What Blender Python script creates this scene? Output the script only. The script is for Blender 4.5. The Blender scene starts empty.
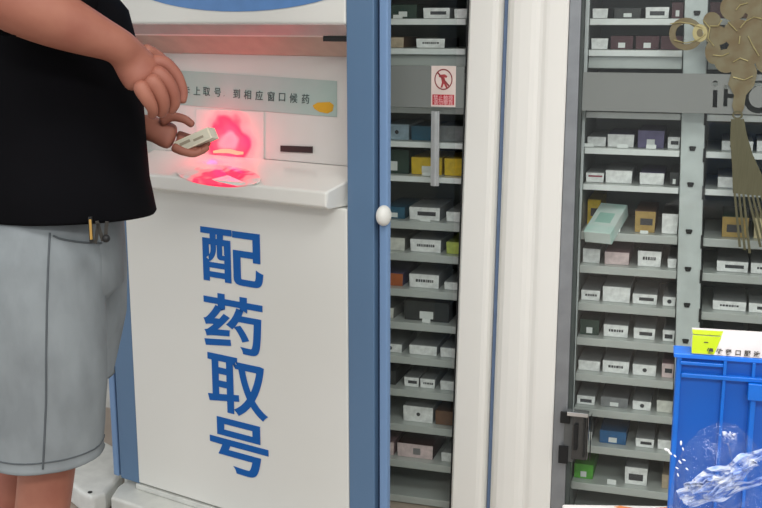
import bpy, bmesh, math, random
from mathutils import Vector, Matrix, noise
random.seed(7)
scene = bpy.context.scene
COL = scene.collection
R = math.radians

# ------------------------------------------------------------------ camera, world, lights, exposure
FOC, PITCH, CAMZ = 1080.0, R(12.2), 1.45
cd = bpy.data.cameras.new('camera'); cam = bpy.data.objects.new('camera', cd); COL.objects.link(cam)
cd.sensor_fit = 'HORIZONTAL'; cd.sensor_width = 36.0; cd.lens = 36.0 * FOC / 762.0
cd.clip_start = 0.05
cam.location = (0, 0, CAMZ); cam.rotation_euler = (R(90) - PITCH, R(0.0), 0)
scene.camera = cam

world = bpy.data.worlds.new('world'); scene.world = world; world.use_nodes = True
wn = world.node_tree; wn.nodes.clear()
tc = wn.nodes.new('ShaderNodeTexCoord'); sp = wn.nodes.new('ShaderNodeSeparateXYZ')
cr = wn.nodes.new('ShaderNodeValToRGB'); bg = wn.nodes.new('ShaderNodeBackground'); wo = wn.nodes.new('ShaderNodeOutputWorld')
mr = wn.nodes.new('ShaderNodeMapRange'); mr.inputs[1].default_value = -1; mr.inputs[2].default_value = 1
wn.links.new(tc.outputs['Generated'], sp.inputs[0]); wn.links.new(sp.outputs['Z'], mr.inputs[0]); wn.links.new(mr.outputs[0], cr.inputs[0])
el = cr.color_ramp.elements
el[0].position = 0.0; el[0].color = (0.10, 0.10, 0.10, 1)
el[1].position = 1.0; el[1].color = (0.75, 0.77, 0.80, 1)
e = el.new(0.42); e.color = (0.22, 0.22, 0.22, 1)
e = el.new(0.52); e.color = (0.80, 0.82, 0.84, 1)
wn.links.new(cr.outputs[0], bg.inputs[0]); bg.inputs[1].default_value = 1.0; wn.links.new(bg.outputs[0], wo.inputs[0])

def area(name, loc, rot, sx, sy, power, color=(1, 1, 1)):
    l = bpy.data.lights.new(name, 'AREA'); l.shape = 'RECTANGLE'; l.size = sx; l.size_y = sy; l.energy = power; l.color = color
    o = bpy.data.objects.new(name, l); COL.objects.link(o); o.location = loc; o.rotation_euler = rot; return o
area('ceiling_panel_or_fill_light', (0.5, 0.9, 2.93), (0, 0, 0), 1.4, 0.7, 26, (1.0, 0.985, 0.96))
area('ceiling_panel_or_fill_light', (-1.6, 1.0, 2.93), (0, 0, 0), 1.2, 0.6, 15, (1.0, 0.985, 0.96))
area('ceiling_panel_or_fill_light', (0.3, -1.2, 2.93), (0, 0, 0), 2.0, 0.8, 80, (1.0, 0.985, 0.96))  # unseen panel behind the camera, strengthened as frontal fill for the cabinet
scene.view_settings.view_transform = 'Standard'; scene.view_settings.look = 'None'
scene.view_settings.exposure = 0.36; scene.view_settings.gamma = 1.0; scene.view_settings.use_curve_mapping = False

# ------------------------------------------------------------------ helpers
def lin(c):
    r = []
    for v in c[:3]:
        v /= 255.0
        r.append(v / 12.92 if v <= 0.04045 else ((v + 0.055) / 1.055) ** 2.4)
    return (r[0], r[1], r[2], 1)
MATS = {}
def mat(name, rgb, rough=0.5, metal=0.0, rgb2=None, scale=20.0, bump=0.0, emit=None, es=0, trans=0, alpha=1, spec=0.5, stretch=(1, 1, 1), coat=0):
    if name in MATS: return MATS[name]
    m = bpy.data.materials.new(name); m.use_nodes = True; nt = m.node_tree; b = nt.nodes['Principled BSDF']
    b.inputs['Base Color'].default_value = lin(rgb); b.inputs['Roughness'].default_value = rough; b.inputs['Metallic'].default_value = metal
    b.inputs['Specular IOR Level'].default_value = spec
    b.inputs['Transmission Weight'].default_value = trans; b.inputs['Alpha'].default_value = alpha
    b.inputs['Coat Weight'].default_value = coat
    if emit: b.inputs['Emission Color'].default_value = lin(emit); b.inputs['Emission Strength'].default_value = es
    t = nt.nodes.new('ShaderNodeTexCoord'); mp = nt.nodes.new('ShaderNodeMapping'); mp.inputs['Scale'].default_value = stretch
    nz = nt.nodes.new('ShaderNodeTexNoise'); nz.inputs['Scale'].default_value = scale; nz.inputs['Detail'].default_value = 4
    nt.links.new(t.outputs['Object'], mp.inputs[0]); nt.links.new(mp.outputs[0], nz.inputs['Vector'])
    if rgb2 is None: rgb2 = tuple(v * 0.94 for v in rgb)
    mx = nt.nodes.new('ShaderNodeMix'); mx.data_type = 'RGBA'; mx.inputs[6].default_value = lin(rgb); mx.inputs[7].default_value = lin(rgb2)
    rp = nt.nodes.new('ShaderNodeMapRange'); rp.inputs[1].default_value = 0.35; rp.inputs[2].default_value = 0.65
    nt.links.new(nz.outputs['Fac'], rp.inputs[0]); nt.links.new(rp.outputs[0], mx.inputs[0]); nt.links.new(mx.outputs[2], b.inputs['Base Color'])
    if bump:
        bp = nt.nodes.new('ShaderNodeBump'); bp.inputs['Strength'].default_value = bump; bp.inputs['Distance'].default_value = 0.01
        nt.links.new(nz.outputs['Fac'], bp.inputs['Height']); nt.links.new(bp.outputs[0], b.inputs['Normal'])
    MATS[name] = m; return m

def glass_mat(name, haze=0.06, tint=(235, 245, 240), gloss=0.08, rough=0.02):
    if name in MATS: return MATS[name]
    m = bpy.data.materials.new(name); m.use_nodes = True; nt = m.node_tree; nt.nodes.clear()
    o = nt.nodes.new('ShaderNodeOutputMaterial'); tr = nt.nodes.new('ShaderNodeBsdfTransparent'); tr.inputs[0].default_value = lin(tint)
    gl = nt.nodes.new('ShaderNodeBsdfGlossy'); gl.inputs['Roughness'].default_value = rough
    df = nt.nodes.new('ShaderNodeBsdfDiffuse'); df.inputs[0].default_value = lin((215, 220, 220))
    a = nt.nodes.new('ShaderNodeMixShader'); b = nt.nodes.new('ShaderNodeMixShader')
    a.inputs[0].default_value = haze; nt.links.new(tr.outputs[0], a.inputs[1]); nt.links.new(df.outputs[0], a.inputs[2])
    b.inputs[0].default_value = gloss
    nt.links.new(a.outputs[0], b.inputs[1]); nt.links.new(gl.outputs[0], b.inputs[2]); nt.links.new(b.outputs[0], o.inputs[0])
    MATS[name] = m; return m

def ray(px, py):
    a = (px - 381) / FOC; b = (254 - py) / FOC
    return Vector((a, math.cos(PITCH) + b * math.sin(PITCH), -math.sin(PITCH) + b * math.cos(PITCH)))
CAM = Vector((0, 0, CAMZ))
def atY(px, py, Y):
    r = ray(px, py); return CAM + r * (Y / r.y)
class Frame:
    """a vertical plane with local axes: x along it to the right, y into the depth, z up"""
    def __init__(s, ox, oy, yaw):
        s.o = Vector((ox, oy, 0)); s.yaw = yaw
        s.x = Vector((math.cos(yaw), -math.sin(yaw), 0)); s.y = Vector((math.sin(yaw), math.cos(yaw), 0))
    def hit(s, px, py, w=0.0):
        r = ray(px, py); p0 = s.o + s.y * w
        t = (p0 - CAM).dot(s.y) / r.dot(s.y); p = CAM + r * t
        return (p - s.o).dot(s.x), p.z
    def place(s, o): o.location = s.o; o.rotation_euler = (0, 0, -s.yaw); return o
    def world(s, u, w, z): return s.o + s.x * u + s.y * w + Vector((0, 0, z))

def props(o, label=None, cat=None, group=None, kind=None):
    if label: o['label'] = label
    if cat: o['category'] = cat
    if group: o['group'] = group
    if kind: o['kind'] = kind
    return o
def empty(name, loc=(0, 0, 0), rz=0, label=None, cat=None, group=None, kind=None):
    o = bpy.data.objects.new(name, None); COL.objects.link(o); o.location = loc; o.rotation_euler = (0, 0, rz); o.empty_display_size = 0.05
    return props(o, label, cat, group, kind)
def obj(name, bm, m, parent=None, smooth=False, bevel=0, label=None):
    bmesh.ops.recalc_face_normals(bm, faces=bm.faces)
    me = bpy.data.meshes.new(name); bm.to_mesh(me); bm.free()
    for mm in (m if isinstance(m, (list, tuple)) else [m]): me.materials.append(mm)
    if smooth:
        for p in me.polygons: p.use_smooth = True
    o = bpy.data.objects.new(name, me); COL.objects.link(o)
    if parent: o.parent = parent
    if bevel:
        b = o.modifiers.new('bevel', 'BEVEL'); b.width = bevel; b.segments = 3; b.limit_method = 'ANGLE'
    if label: o['label'] = label
    return o
def box(bm, x0, x1, y0, y1, z0, z1, M=None):
    vs = [bm.verts.new((x, y, z)) for x in (x0, x1) for y in (y0, y1) for z in (z0, z1)]
    if M:
        for v in vs: v.co = M @ v.co
    for f in ((0, 1, 3, 2), (4, 6, 7, 5), (0, 4, 5, 1), (2, 3, 7, 6), (0, 2, 6, 4), (1, 5, 7, 3)): bm.faces.new([vs[i] for i in f])
    return vs
def prism(bm, pts, a, b, axis):
    """polygon pts extruded from a to b; axis 'x' -> pts are (y,z), 'y' -> pts are (x,z), 'z' -> pts are (x,y)"""
    def mk(p, t): return {'x': (t, p[0], p[1]), 'y': (p[0], t, p[1]), 'z': (p[0], p[1], t)}[axis]
    A = [bm.verts.new(mk(p, a)) for p in pts]; B = [bm.verts.new(mk(p, b)) for p in pts]
    bm.faces.new(A); bm.faces.new(B[::-1])
    for i in range(len(pts)): bm.faces.new((A[i], A[(i + 1) % len(pts)], B[(i + 1) % len(pts)], B[i]))
def tube(bm, pts, r, n=8, cap=True):
    pts = [Vector(p) for p in pts]; rs = r if isinstance(r, (list, tuple)) else [r] * len(pts); rings = []
    for i, p in enumerate(pts):
        d = (pts[min(i + 1, len(pts) - 1)] - pts[max(i - 1, 0)]).normalized()
        up = Vector((0, 0, 1)) if abs(d.z) < 0.9 else Vector((0, 1, 0))
        a = d.cross(up).normalized(); b = d.cross(a).normalized()
        rings.append([bm.verts.new(p + (a * math.cos(2 * math.pi * k / n) + b * math.sin(2 * math.pi * k / n)) * rs[i]) for k in range(n)])
    for i in range(len(rings) - 1):
        for k in range(n): bm.faces.new((rings[i][k], rings[i][(k + 1) % n], rings[i + 1][(k + 1) % n], rings[i + 1][k]))
    if cap: bm.faces.new(rings[0]); bm.faces.new(rings[-1][::-1])
def bx(name, dims, m, parent, bevel=0, label=None):
    bm = bmesh.new(); box(bm, *dims); return obj(name, bm, m, parent, bevel=bevel, label=label)
def text(name, body, size, m, parent, loc, rot=(R(90), 0, 0), offset=0.0, extrude=0.0004, sx=1.0, label=None, center=True):
    cu = bpy.data.curves.new(name, 'FONT'); cu.body = body; cu.size = size; cu.extrude = extrude; cu.offset = offset
    if center: cu.align_x = 'CENTER'; cu.align_y = 'CENTER'
    t = bpy.data.objects.new(name, cu); COL.objects.link(t)
    dg = bpy.context.evaluated_depsgraph_get(); dg.update()
    me = bpy.data.meshes.new_from_object(t.evaluated_get(dg)); bpy.data.objects.remove(t)
    me.name = name; me.materials.clear(); me.materials.append(m)
    xs = [v.co.x for v in me.vertices] or [0]; ys = [v.co.y for v in me.vertices] or [0]
    if center:
        cx = (min(xs) + max(xs)) / 2; cy = (min(ys) + max(ys)) / 2
        for v in me.vertices: v.co.x = (v.co.x - cx) * sx; v.co.y -= cy
    o = bpy.data.objects.new(name, me); COL.objects.link(o); o.parent = parent; o.location = loc; o.rotation_euler = rot
    if label: o['label'] = label
    return o, (max(xs) - min(xs), max(ys) - min(ys))

CAB = Frame((560 - 381) / FOC * 2.95, 2.95, R(17.3))
KIO = Frame((346 - 381) / FOC * 2.6, 2.6, R(32.8))

# ------------------------------------------------------------------ setting
M_floor = mat('floor_tile', (176, 160, 146), 0.35, rgb2=(160, 146, 134), scale=6)
M_wall = mat('painted_wall', (215, 215, 210), 0.8)
bm = bmesh.new(); box(bm, -3, 3.2, -2.5, 5, -0.1, 0); props(obj('floor', bm, M_floor), kind='structure')
bm = bmesh.new(); box(bm, -3, 3.2, -2.5, 5, 3.0, 3.1); props(obj('ceiling', bm, M_wall), kind='structure')
bm = bmesh.new(); box(bm, -3.5, 3.0, 0.47, 0.57, 0, 3.0); props(CAB.place(obj('wall_back', bm, M_wall)), kind='structure')
for lo, hi in (((0.5, 0.9), (1.4, 0.7)), ((-1.6, 1.0), (1.2, 0.6)), ((0.3, -1.2), (2.0, 0.8))):
    t = empty('ceiling_light', (lo[0], lo[1], 2.94), 0)
    props(t, 'recessed rectangular ceiling light panel above the scene, outside the picture', 'ceiling light', 'ceiling light panels')
    bm = bmesh.new(); a, b = hi[0] / 2 + .03, hi[1] / 2 + .03
    for d in ((-a, a, -b, -b + .03), (-a, a, b - .03, b), (-a, -a + .03, -b + .03, b - .03), (a - .03, a, -b + .03, b - .03)): box(bm, d[0], d[1], d[2], d[3], 0.0, 0.06)
    obj('frame', bm, mat('light_frame', (235, 235, 235), 0.4), t)

# ------------------------------------------------------------------ medicine cabinet
GW = -0.075                                   # depth of the glass plane in front of the shelf edges
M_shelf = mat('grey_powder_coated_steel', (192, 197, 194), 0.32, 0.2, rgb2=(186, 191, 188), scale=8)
M_strip = mat('lit_edge_white', (228, 232, 231), .4, rgb2=(222, 226, 225))
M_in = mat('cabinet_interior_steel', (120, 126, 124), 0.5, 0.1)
M_post = mat('post_steel', (206, 214, 213), 0.35, 0.1)
M_white = mat('white_enamel', (246, 245, 239), 0.4, rgb2=(245, 244, 238), scale=2)
M_grey = mat('grey_aluminium', (152, 156, 160), 0.4, 0.5)
M_black = mat('black_rubber', (22, 23, 24), 0.6)
M_film = mat('grey_frosted_film', (128, 133, 130), 0.55, rgb2=(124, 129, 126), scale=3)
ZS = [1.446, 1.365, 1.284, 1.201, 1.104, 1.005, 0.875, 0.780, 0.672, 0.571, 0.465, 0.362, 0.251, 0.134, 0.02]
TH = 0.018
def deck(i): return ZS[i] + TH / 2 - (.003 if i > 5 else 0)
SD = 0.30
def shelves(root, x0, x1f, idxs):
    for i in idxs:
        x1 = x1f(ZS[i]) if callable(x1f) else x1f
        xx0 = x0(ZS[i]) if callable(x0) else x0
        bm = bmesh.new(); z = deck(i)
        apron = 0.045 if i == 1 else TH
        th = TH * (0.95 if i < 6 else 1.25)
        # folded sheet-steel shelf: deck, front lip, small return
        prism(bm, [(0, z), (SD, z), (SD, z - .012), (.012, z - .012), (.012, z - th), (0, z - th)], xx0, x1, 'x')
        if i == 1: box(bm, xx0, x1, .014, .02, z - th - .032, z - th)
        obj('shelf', bm, M_shelf, root, bevel=0.0015)
        if i < 6: bx('lit_edge_strip', (xx0 + .002, x1 - .002, -.0014, -.0002, z - th + .001, z - .001), M_strip, root, label='white strip imitating light on an upper shelf edge')  # upper shelf edges whitened by an added strip, imitating brighter light there

cabL = CAB.place(empty('medicine_cabinet')); props(cabL, 'grey steel medicine cabinet between the blue kiosk and the white column', 'cabinet', 'pharmacy shelving cabinets')
UL0, UL1 = -0.60, -0.268
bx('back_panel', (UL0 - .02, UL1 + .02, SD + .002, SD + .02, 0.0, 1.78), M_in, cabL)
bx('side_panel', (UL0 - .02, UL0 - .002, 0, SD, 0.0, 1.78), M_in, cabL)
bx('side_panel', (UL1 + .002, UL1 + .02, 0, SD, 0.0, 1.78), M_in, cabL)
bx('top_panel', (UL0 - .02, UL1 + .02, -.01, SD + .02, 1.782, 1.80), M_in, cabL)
shelves(cabL, UL0, UL1, range(len(ZS)))
for z in (1.53, 1.61, 1.70):
    for root, a, b in ((cabL, UL0, UL1),):
        bx('shelf', (a, b, 0, SD, z - .01, z), M_shelf, root)

cabR = CAB.place(empty('medicine_cabinet')); props(cabR, 'wide grey steel medicine cabinet right of the white column, split by a perforated post', 'cabinet', 'pharmacy shelving cabinets')
UR0, UR1 = 0.067, 0.95
def pl(z): return 0.308 + (1.49 - z) * 0.030
def pr(z): return 0.366 + (1.49 - z) * 0.035
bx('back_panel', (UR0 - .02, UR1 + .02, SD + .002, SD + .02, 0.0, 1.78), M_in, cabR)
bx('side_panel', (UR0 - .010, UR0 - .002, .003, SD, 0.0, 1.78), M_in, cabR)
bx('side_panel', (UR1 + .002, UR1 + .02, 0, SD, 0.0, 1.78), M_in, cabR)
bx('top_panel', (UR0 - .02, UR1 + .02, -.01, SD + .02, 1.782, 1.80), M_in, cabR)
bm = bmesh.new(); prism(bm, [(pl(0), 0), (pr(0), 0), (pr(1.78), 1.78), (pl(1.78), 1.78)], -0.004, 0.05, 'y')
obj('upright_post', bm, M_post, cabR, bevel=0.003)
bx('front_stile', (.044, .066, -.003, .0025, 0, 1.78), M_post, cabR, bevel=.001)
bm = bmesh.new(); prism(bm, [(pl(0) + .025, 0), (pl(0) + .032, 0), (pl(1.78) + .032, 1.78), (pl(1.78) + .025, 1.78)], 0.052, SD, 'y')
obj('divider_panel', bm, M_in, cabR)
for (px, py) in ((697, 13), (692.5, 148.5), (690.5, 184.5), (689, 231.5), (688, 269), (687, 305), (685.5, 341)):
    u, z = CAB.hit(px, py, -.004)
    bm = bmesh.new(); prism(bm, [(u - .009, z + .004), (u - .007, z + .006), (u + .007, z + .006), (u + .009, z + .004), (u + .006, z - .006), (u - .006, z - .006)], -.0075, -.0042, 'y')
    obj('bolt_slot', bm, M_black, cabR)
shelves(cabR, UR0, lambda z: pl(z) - .002, range(len(ZS)))
shelves(cabR, lambda z: pr(z) + .004, UR1, range(len(ZS)))
for z in (1.53, 1.61, 1.70):
    bx('shelf', (UR0, pl(z) - .002, 0, SD, z - .01, z), M_shelf, cabR); bx('shelf', (pr(z) + .004, UR1, 0, SD, z - .01, z), M_shelf, cabR)
for i in (3, 4, 5, 6, 7, 8, 9):     # shelf hooks beside the post
    z = deck(i); bm = bmesh.new(); box(bm, pr(z) - .002, pr(z) + .004, -.008, .002, z - .028, z + .008)
    obj('shelf_hook', bm, M_black, cabR)

# white column between the two cabinets: two rounded enamel profiles with a blue strip in the groove
def rounded_profile(bm, x0, x1, yb, depth, z0, z1, r=.02, n=6, flat=0.0):
    pts = [(x0, yb)]
    for k in range(n + 1):
        a = math.pi - k * (math.pi / 2) / n; pts.append((x0 + r + r * math.cos(a), yb - depth + r - r * math.sin(a)))
    for k in range(n + 1):
        a = math.pi / 2 - k * (math.pi / 2) / n; pts.append((x1 - r + r * math.cos(a), yb - depth + r - r * math.sin(a)))
    pts.append((x1, yb)); prism(bm, pts, z0, z1, 'z')
def edge_line(pt, pb, w):
    (ua, za), (ub, zb2) = CAB.hit(pt, 0, w), CAB.hit(pb, 508, w)
    return lambda z: ua + (ub - ua) * (za - z) / (za - zb2)
LL, LG, LR = edge_line(469.2, 450.5, -.09), edge_line(507, 488.5, -.05), edge_line(569.3, 549.8, -.09)
LF, LS = edge_line(581.5, 564.5, GW - .01), edge_line(585, 569, GW)
def warp(bm, a, b, fa, fb):
    for v in bm.verts: t = (v.co.x - a) / (b - a); v.co.x = fa(v.co.z) + (fb(v.co.z) - fa(v.co.z)) * t
bm = bmesh.new(); prism(bm, [(-.262, .05), (-.262, -.084), (-.257, -.09), (-.200, -.09), (-.192, -.088), (-.186, -.083), (-.181, -.072), (-.178, -.058), (-.177, .05)], 0, 1.86, 'z')
warp(bm, -.262, -.177, LL, lambda z: LG(z) - .0055)
c1 = obj('trim_1', bm, M_white); CAB.place(c1); props(c1, kind='structure')
bm = bmesh.new()
prism(bm, [(-.160, .05), (-.160, -.058), (-.157, -.070), (-.150, -.082), (-.138, -.089), (-.12, -.091), (-.092, -.091), (-.080, -.089), (-.070, -.085), (-.062, -.086), (-.052, -.090), (-.045, -.091), (.001, -.091), (.004, -.088), (.004, .05)], 0, 1.86, 'z')
warp(bm, -.160, .004, lambda z: LG(z) + .0055, LR)
c2 = obj('trim_2', bm, M_white); CAB.place(c2); props(c2, kind='structure')
bm = bmesh.new(); box(bm, 0, 1, -.052, .04, 0, 1.86); warp(bm, 0, 1, lambda z: LG(z) - .005, lambda z: LG(z) + .005)
c3 = obj('trim_3', bm, mat('blue_strip', (104, 126, 160), 0.5)); CAB.place(c3); props(c3, kind='structure')

# glass doors
M_glass = glass_mat('door_glass', 0.006, (250, 252, 251), 0.022)
def gx(px, py, w=GW): return CAB.hit(px, py, w)
# left door
gl = CAB.place(empty('glass_door')); props(gl, 'sliding glass door with a no-touching sticker, over the narrow cabinet beside the kiosk', 'glass door', 'glass cabinet doors')
xl1 = LL(.8)
bx('pane', (UL0, LL(0) - .006, GW, GW + .005, 0.03, 1.80), M_glass, gl)
bm = bmesh.new(); box(bm, 0, 1, GW - .004, GW + .02, 0.03, 1.80); warp(bm, 0, 1, lambda z: LL(z) - .0065, lambda z: LL(z) - .0005); obj('edge_seal', bm, M_black, gl, label='black rubber edge seal')
zb0, zb1 = gx(425, 107.5)[1], gx(425, 66)[1]
bx('frosted_band', (UL0, LL(1.28) - .008, GW - .0012, GW - .0002, zb0, zb1), M_film, gl)
x0, z0 = gx(432, 111); x1, z1 = gx(441, 186)
bm = bmesh.new(); box(bm, x0, x0 + .0225, GW - .009, GW - .0004, z1, z0); box(bm, x0 + .008, x0 + .0145, GW - .013, GW - .009, z1, z0)
obj('handle', bm, mat('silver_handle', (205, 208, 208), 0.3, 0.4), gl, bevel=.001, label='pale vertical strip handle')
# right door
gr = CAB.place(empty('glass_door')); props(gr, 'large glass door with a black corner lock, grey frame and gold knot decoration', 'glass door', 'glass cabinet doors')
bm = bmesh.new(); box(bm, 0, 1, GW - .012, GW + .03, 0.03, 1.80); warp(bm, 0, 1, lambda z: LR(z) + .001, LF)
obj('door_frame', bm, M_grey, gr, bevel=.002)
bm = bmesh.new(); box(bm, 0, 1, GW - .006, GW + .02, 0.03, 1.80); warp(bm, 0, 1, lambda z: LF(z) + .0004, LS); obj('edge_seal', bm, mat('dark_green_grey_seal', (70, 78, 76), 0.5), gr)
bx('pane', (LS(0) + .0005, UR1, GW, GW + .005, 0.03, 1.80), M_glass, gr)
# frosted band with cut-out letters (2D curve, holes by even-odd)
zb0, zb1 = gx(650, 112)[1], gx(650, 73)[1]
cu = bpy.data.curves.new('frosted_band', 'CURVE'); cu.dimensions = '2D'; cu.fill_mode = 'BOTH'; cu.extrude = .0004
def spl(pts):
    s = cu.splines.new('POLY'); s.points.add(len(pts) - 1)
    for p, q in zip(s.points, pts): p.co = (q[0], q[1], 0, 1)
    s.use_cyclic_u = True
def P(px, py): return gx(px, py, GW - .001)
spl([(LS(1.28) + .001, zb0), (UR1 - .01, zb0), (UR1 - .01, zb1), (LS(1.28) + .001, zb1)])
spl([P(713, 90), P(717.5, 90.2), P(717, 107.5), P(712.5, 107.3)])
c = P(715.3, 83.5); spl([(c[0] + .0075 * math.cos(a * .5236), c[1] + .0075 * math.sin(a * .5236)) for a in range(12)])
spl([P(724, 85), P(728, 85), P(727.8, 93.5), P(735.5, 94), P(735.7, 86), P(740, 86.3), P(739, 107.5), P(734.5, 107.3), P(735, 98.5), P(727.5, 98), P(727.3, 106.5), P(723.2, 106.3)])
c = P(759, 97)
for r_ in (.041, .027): spl([(c[0] + r_ * .9 * math.cos(a * .2618), c[1] + r_ * math.sin(a * .2618)) for a in range(24)])
ob = bpy.data.objects.new('frosted_band', cu); COL.objects.link(ob)
me = bpy.data.meshes.new_from_object(ob.evaluated_get(bpy.context.evaluated_depsgraph_get())); bpy.data.objects.remove(ob)
me.materials.clear(); me.materials.append(M_film)
ob = bpy.data.objects.new('frosted_band', me); COL.objects.link(ob); ob.parent = gr; ob.location = (0, GW - .001, 0); ob.rotation_euler = (R(90), 0, 0)
ob['label'] = 'grey frosted band with cut-out letters'
# corner lock on the right door
lk = CAB.place(empty('door_lock')); props(lk, 'black and clear plastic door lock clamped to the grey glass door frame', 'lock')
def rect(name, px0, py0, px1, py1, w0, w1, m, root, bev=0, label=None):
    a = CAB.hit(px0, py1, w0); b = CAB.hit(px1, py0, w0)
    return bx(name, (a[0], b[0], w0, w1, a[1], b[1]), m, root, bevel=bev, label=label)
F0 = GW - .013
rect('base_plate', 563, 414, 575, 461, F0 - .012, F0, mat('lock_grey', (105, 108, 108), .35, .3), lk, .001)
rect('clamp', 560, 413, 570, 423, F0 - .02, F0 - .0125, M_black, lk, .001)
rect('clamp', 558, 447, 568, 463, F0 - .02, F0 - .0125, M_black, lk, .001)
rect('cover', 571, 417, 588, 459, F0 - .03, F0 - .0125, glass_mat('lock_plastic', .05, (120, 124, 124), .10, .1), lk, .002, 'clear plastic cover')
rect('latch_bar', 573, 425, 578, 450, F0 - .04, F0 - .031, M_black, lk, .001)
rect('latch_bar', 582, 420, 585.5, 457, F0 - .04, F0 - .031, mat('lock_black', (40, 42, 42), .3), lk, .001)
rect('chrome_rim', 567, 414, 588, 415.8, F0 - .04, F0 - .0125, mat('chrome', (235, 238, 240), .12, .9), lk, .001)
rect('chrome_rim', 587, 414, 588.6, 460, F0 - .04, F0 - .0125, mat('chrome', (235, 238, 240), .12, .9), lk, .001)
rect('chrome_rim', 589.2, 416, 591, 461, F0 - .04, F0 - .0125, M_black, lk, .001)

# prohibition sticker on the left door
SW = GW - .0024
a = CAB.hit(431, 106.5, SW); b = CAB.hit(456, 66, SW); sx0, sx1 = a[0], b[0]; sz0, sz1 = a[1], b[1]; sw = sx1 - sx0; sh = sz1 - sz0
sg = empty('warning_sticker', CAB.world((sx0 + sx1) / 2, SW, (sz0 + sz1) / 2)); sg.rotation_euler = (0, 0, -CAB.yaw)
props(sg, 'small red and white prohibition sticker on the left glass door', 'sticker')
M_red = mat('sign_red', (205, 30, 52), .5)
bx('sheet', (-sw / 2, sw / 2, 0, .001, -sh / 2, sh / 2), mat('sign_white', (244, 226, 218), .5), sg)
bx('red_panel', (-sw / 2 + .004, sw / 2 - .004, -.0009, -.0001, -sh / 2 + .005, -sh / 2 + sh * .30), M_red, sg)
bm = bmesh.new(); n = 32; cz = sh * .17; ro, ri = sw * .37, sw * .325
ring = [[bm.verts.new((r_ * math.cos(2 * math.pi * k / n), y, cz + 1.12 * r_ * math.sin(2 * math.pi * k / n))) for k in range(n)] for r_, y in ((ri, -.0008), (ro, -.0008))]
for k in range(n): bm.faces.new((ring[0][k], ring[0][(k + 1) % n], ring[1][(k + 1) % n], ring[1][k]))
Mr = Matrix.Translation((0, 0, cz)) @ Matrix.Rotation(R(48), 4, 'Y'); box(bm, -ro * .98, ro * .98, -.0009, -.0006, -.0022, .0022, Mr)
obj('prohibition_ring', bm, mat('ring_maroon', (150, 60, 62), .5), sg)
bm = bmesh.new(); prism(bm, [(-.012, .012), (.003, .014), (.011, .009), (.008, .004), (.003, .006), (.007, -.010), (.013, -.022), (.008, -.024), (.001, -.011), (-.003, -.022), (-.008, -.022), (-.004, -.008), (-.007, .004), (-.013, .007)], -.0006, -.0002, 'y')
for v in bm.verts: v.co.z += cz
obj('symbol', bm, mat('symbol_red', (185, 70, 74), .5), sg)
M_pinkw = mat('sign_text', (250, 205, 205), .5)
text('lettering', '禁止触摸', .0150, M_pinkw, sg, (0, -.0012, -sh * .275), sx=.93)
text('lettering', '请勿攀靠', .0150, M_pinkw, sg, (0, -.0012, -sh * .395), sx=.93)

# ------------------------------------------------------------------ medicine boxes
LOOKS = {
 'white': (240, 241, 240), 'offwhite': (218, 218, 210), 'dark green': (38, 62, 52), 'tan': (190, 172, 148), 'dark': (48, 50, 50), 'teal': (38, 92, 118),
 'pale blue': (168, 190, 205), 'grey': (130, 132, 134), 'yellow': (220, 184, 36), 'yellow-green': (188, 200, 96), 'orange': (176, 92, 44), 'pinkish': (222, 200, 200),
 'brown': (120, 88, 66), 'maroon': (74, 34, 42), 'purple': (100, 92, 130), 'gold': (178, 148, 84), 'blue': (38, 98, 150), 'bright green': (88, 170, 58), 'cream': (214, 200, 160), 'emerald': (10, 74, 56)}
M_print = mat('print_dark', (62, 62, 66), .6); M_side = mat('carton_side_grey', (126, 128, 128), .6)
M_tag = mat('tag_white', (225, 228, 226), .5)
def carton_mats(look):
    front = mat('carton_' + look.replace(' ', '_'), LOOKS[look], .5, rgb2=tuple(v * .88 for v in LOOKS[look]), scale=60)
    return front
SHADED_SIDE = {'white': (140, 142, 143), 'offwhite': (122, 122, 118), 'pinkish': (150, 120, 126), 'grey': (96, 98, 100)}  # sides and tops greyed in the colour to imitate shade under the shelves
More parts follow.
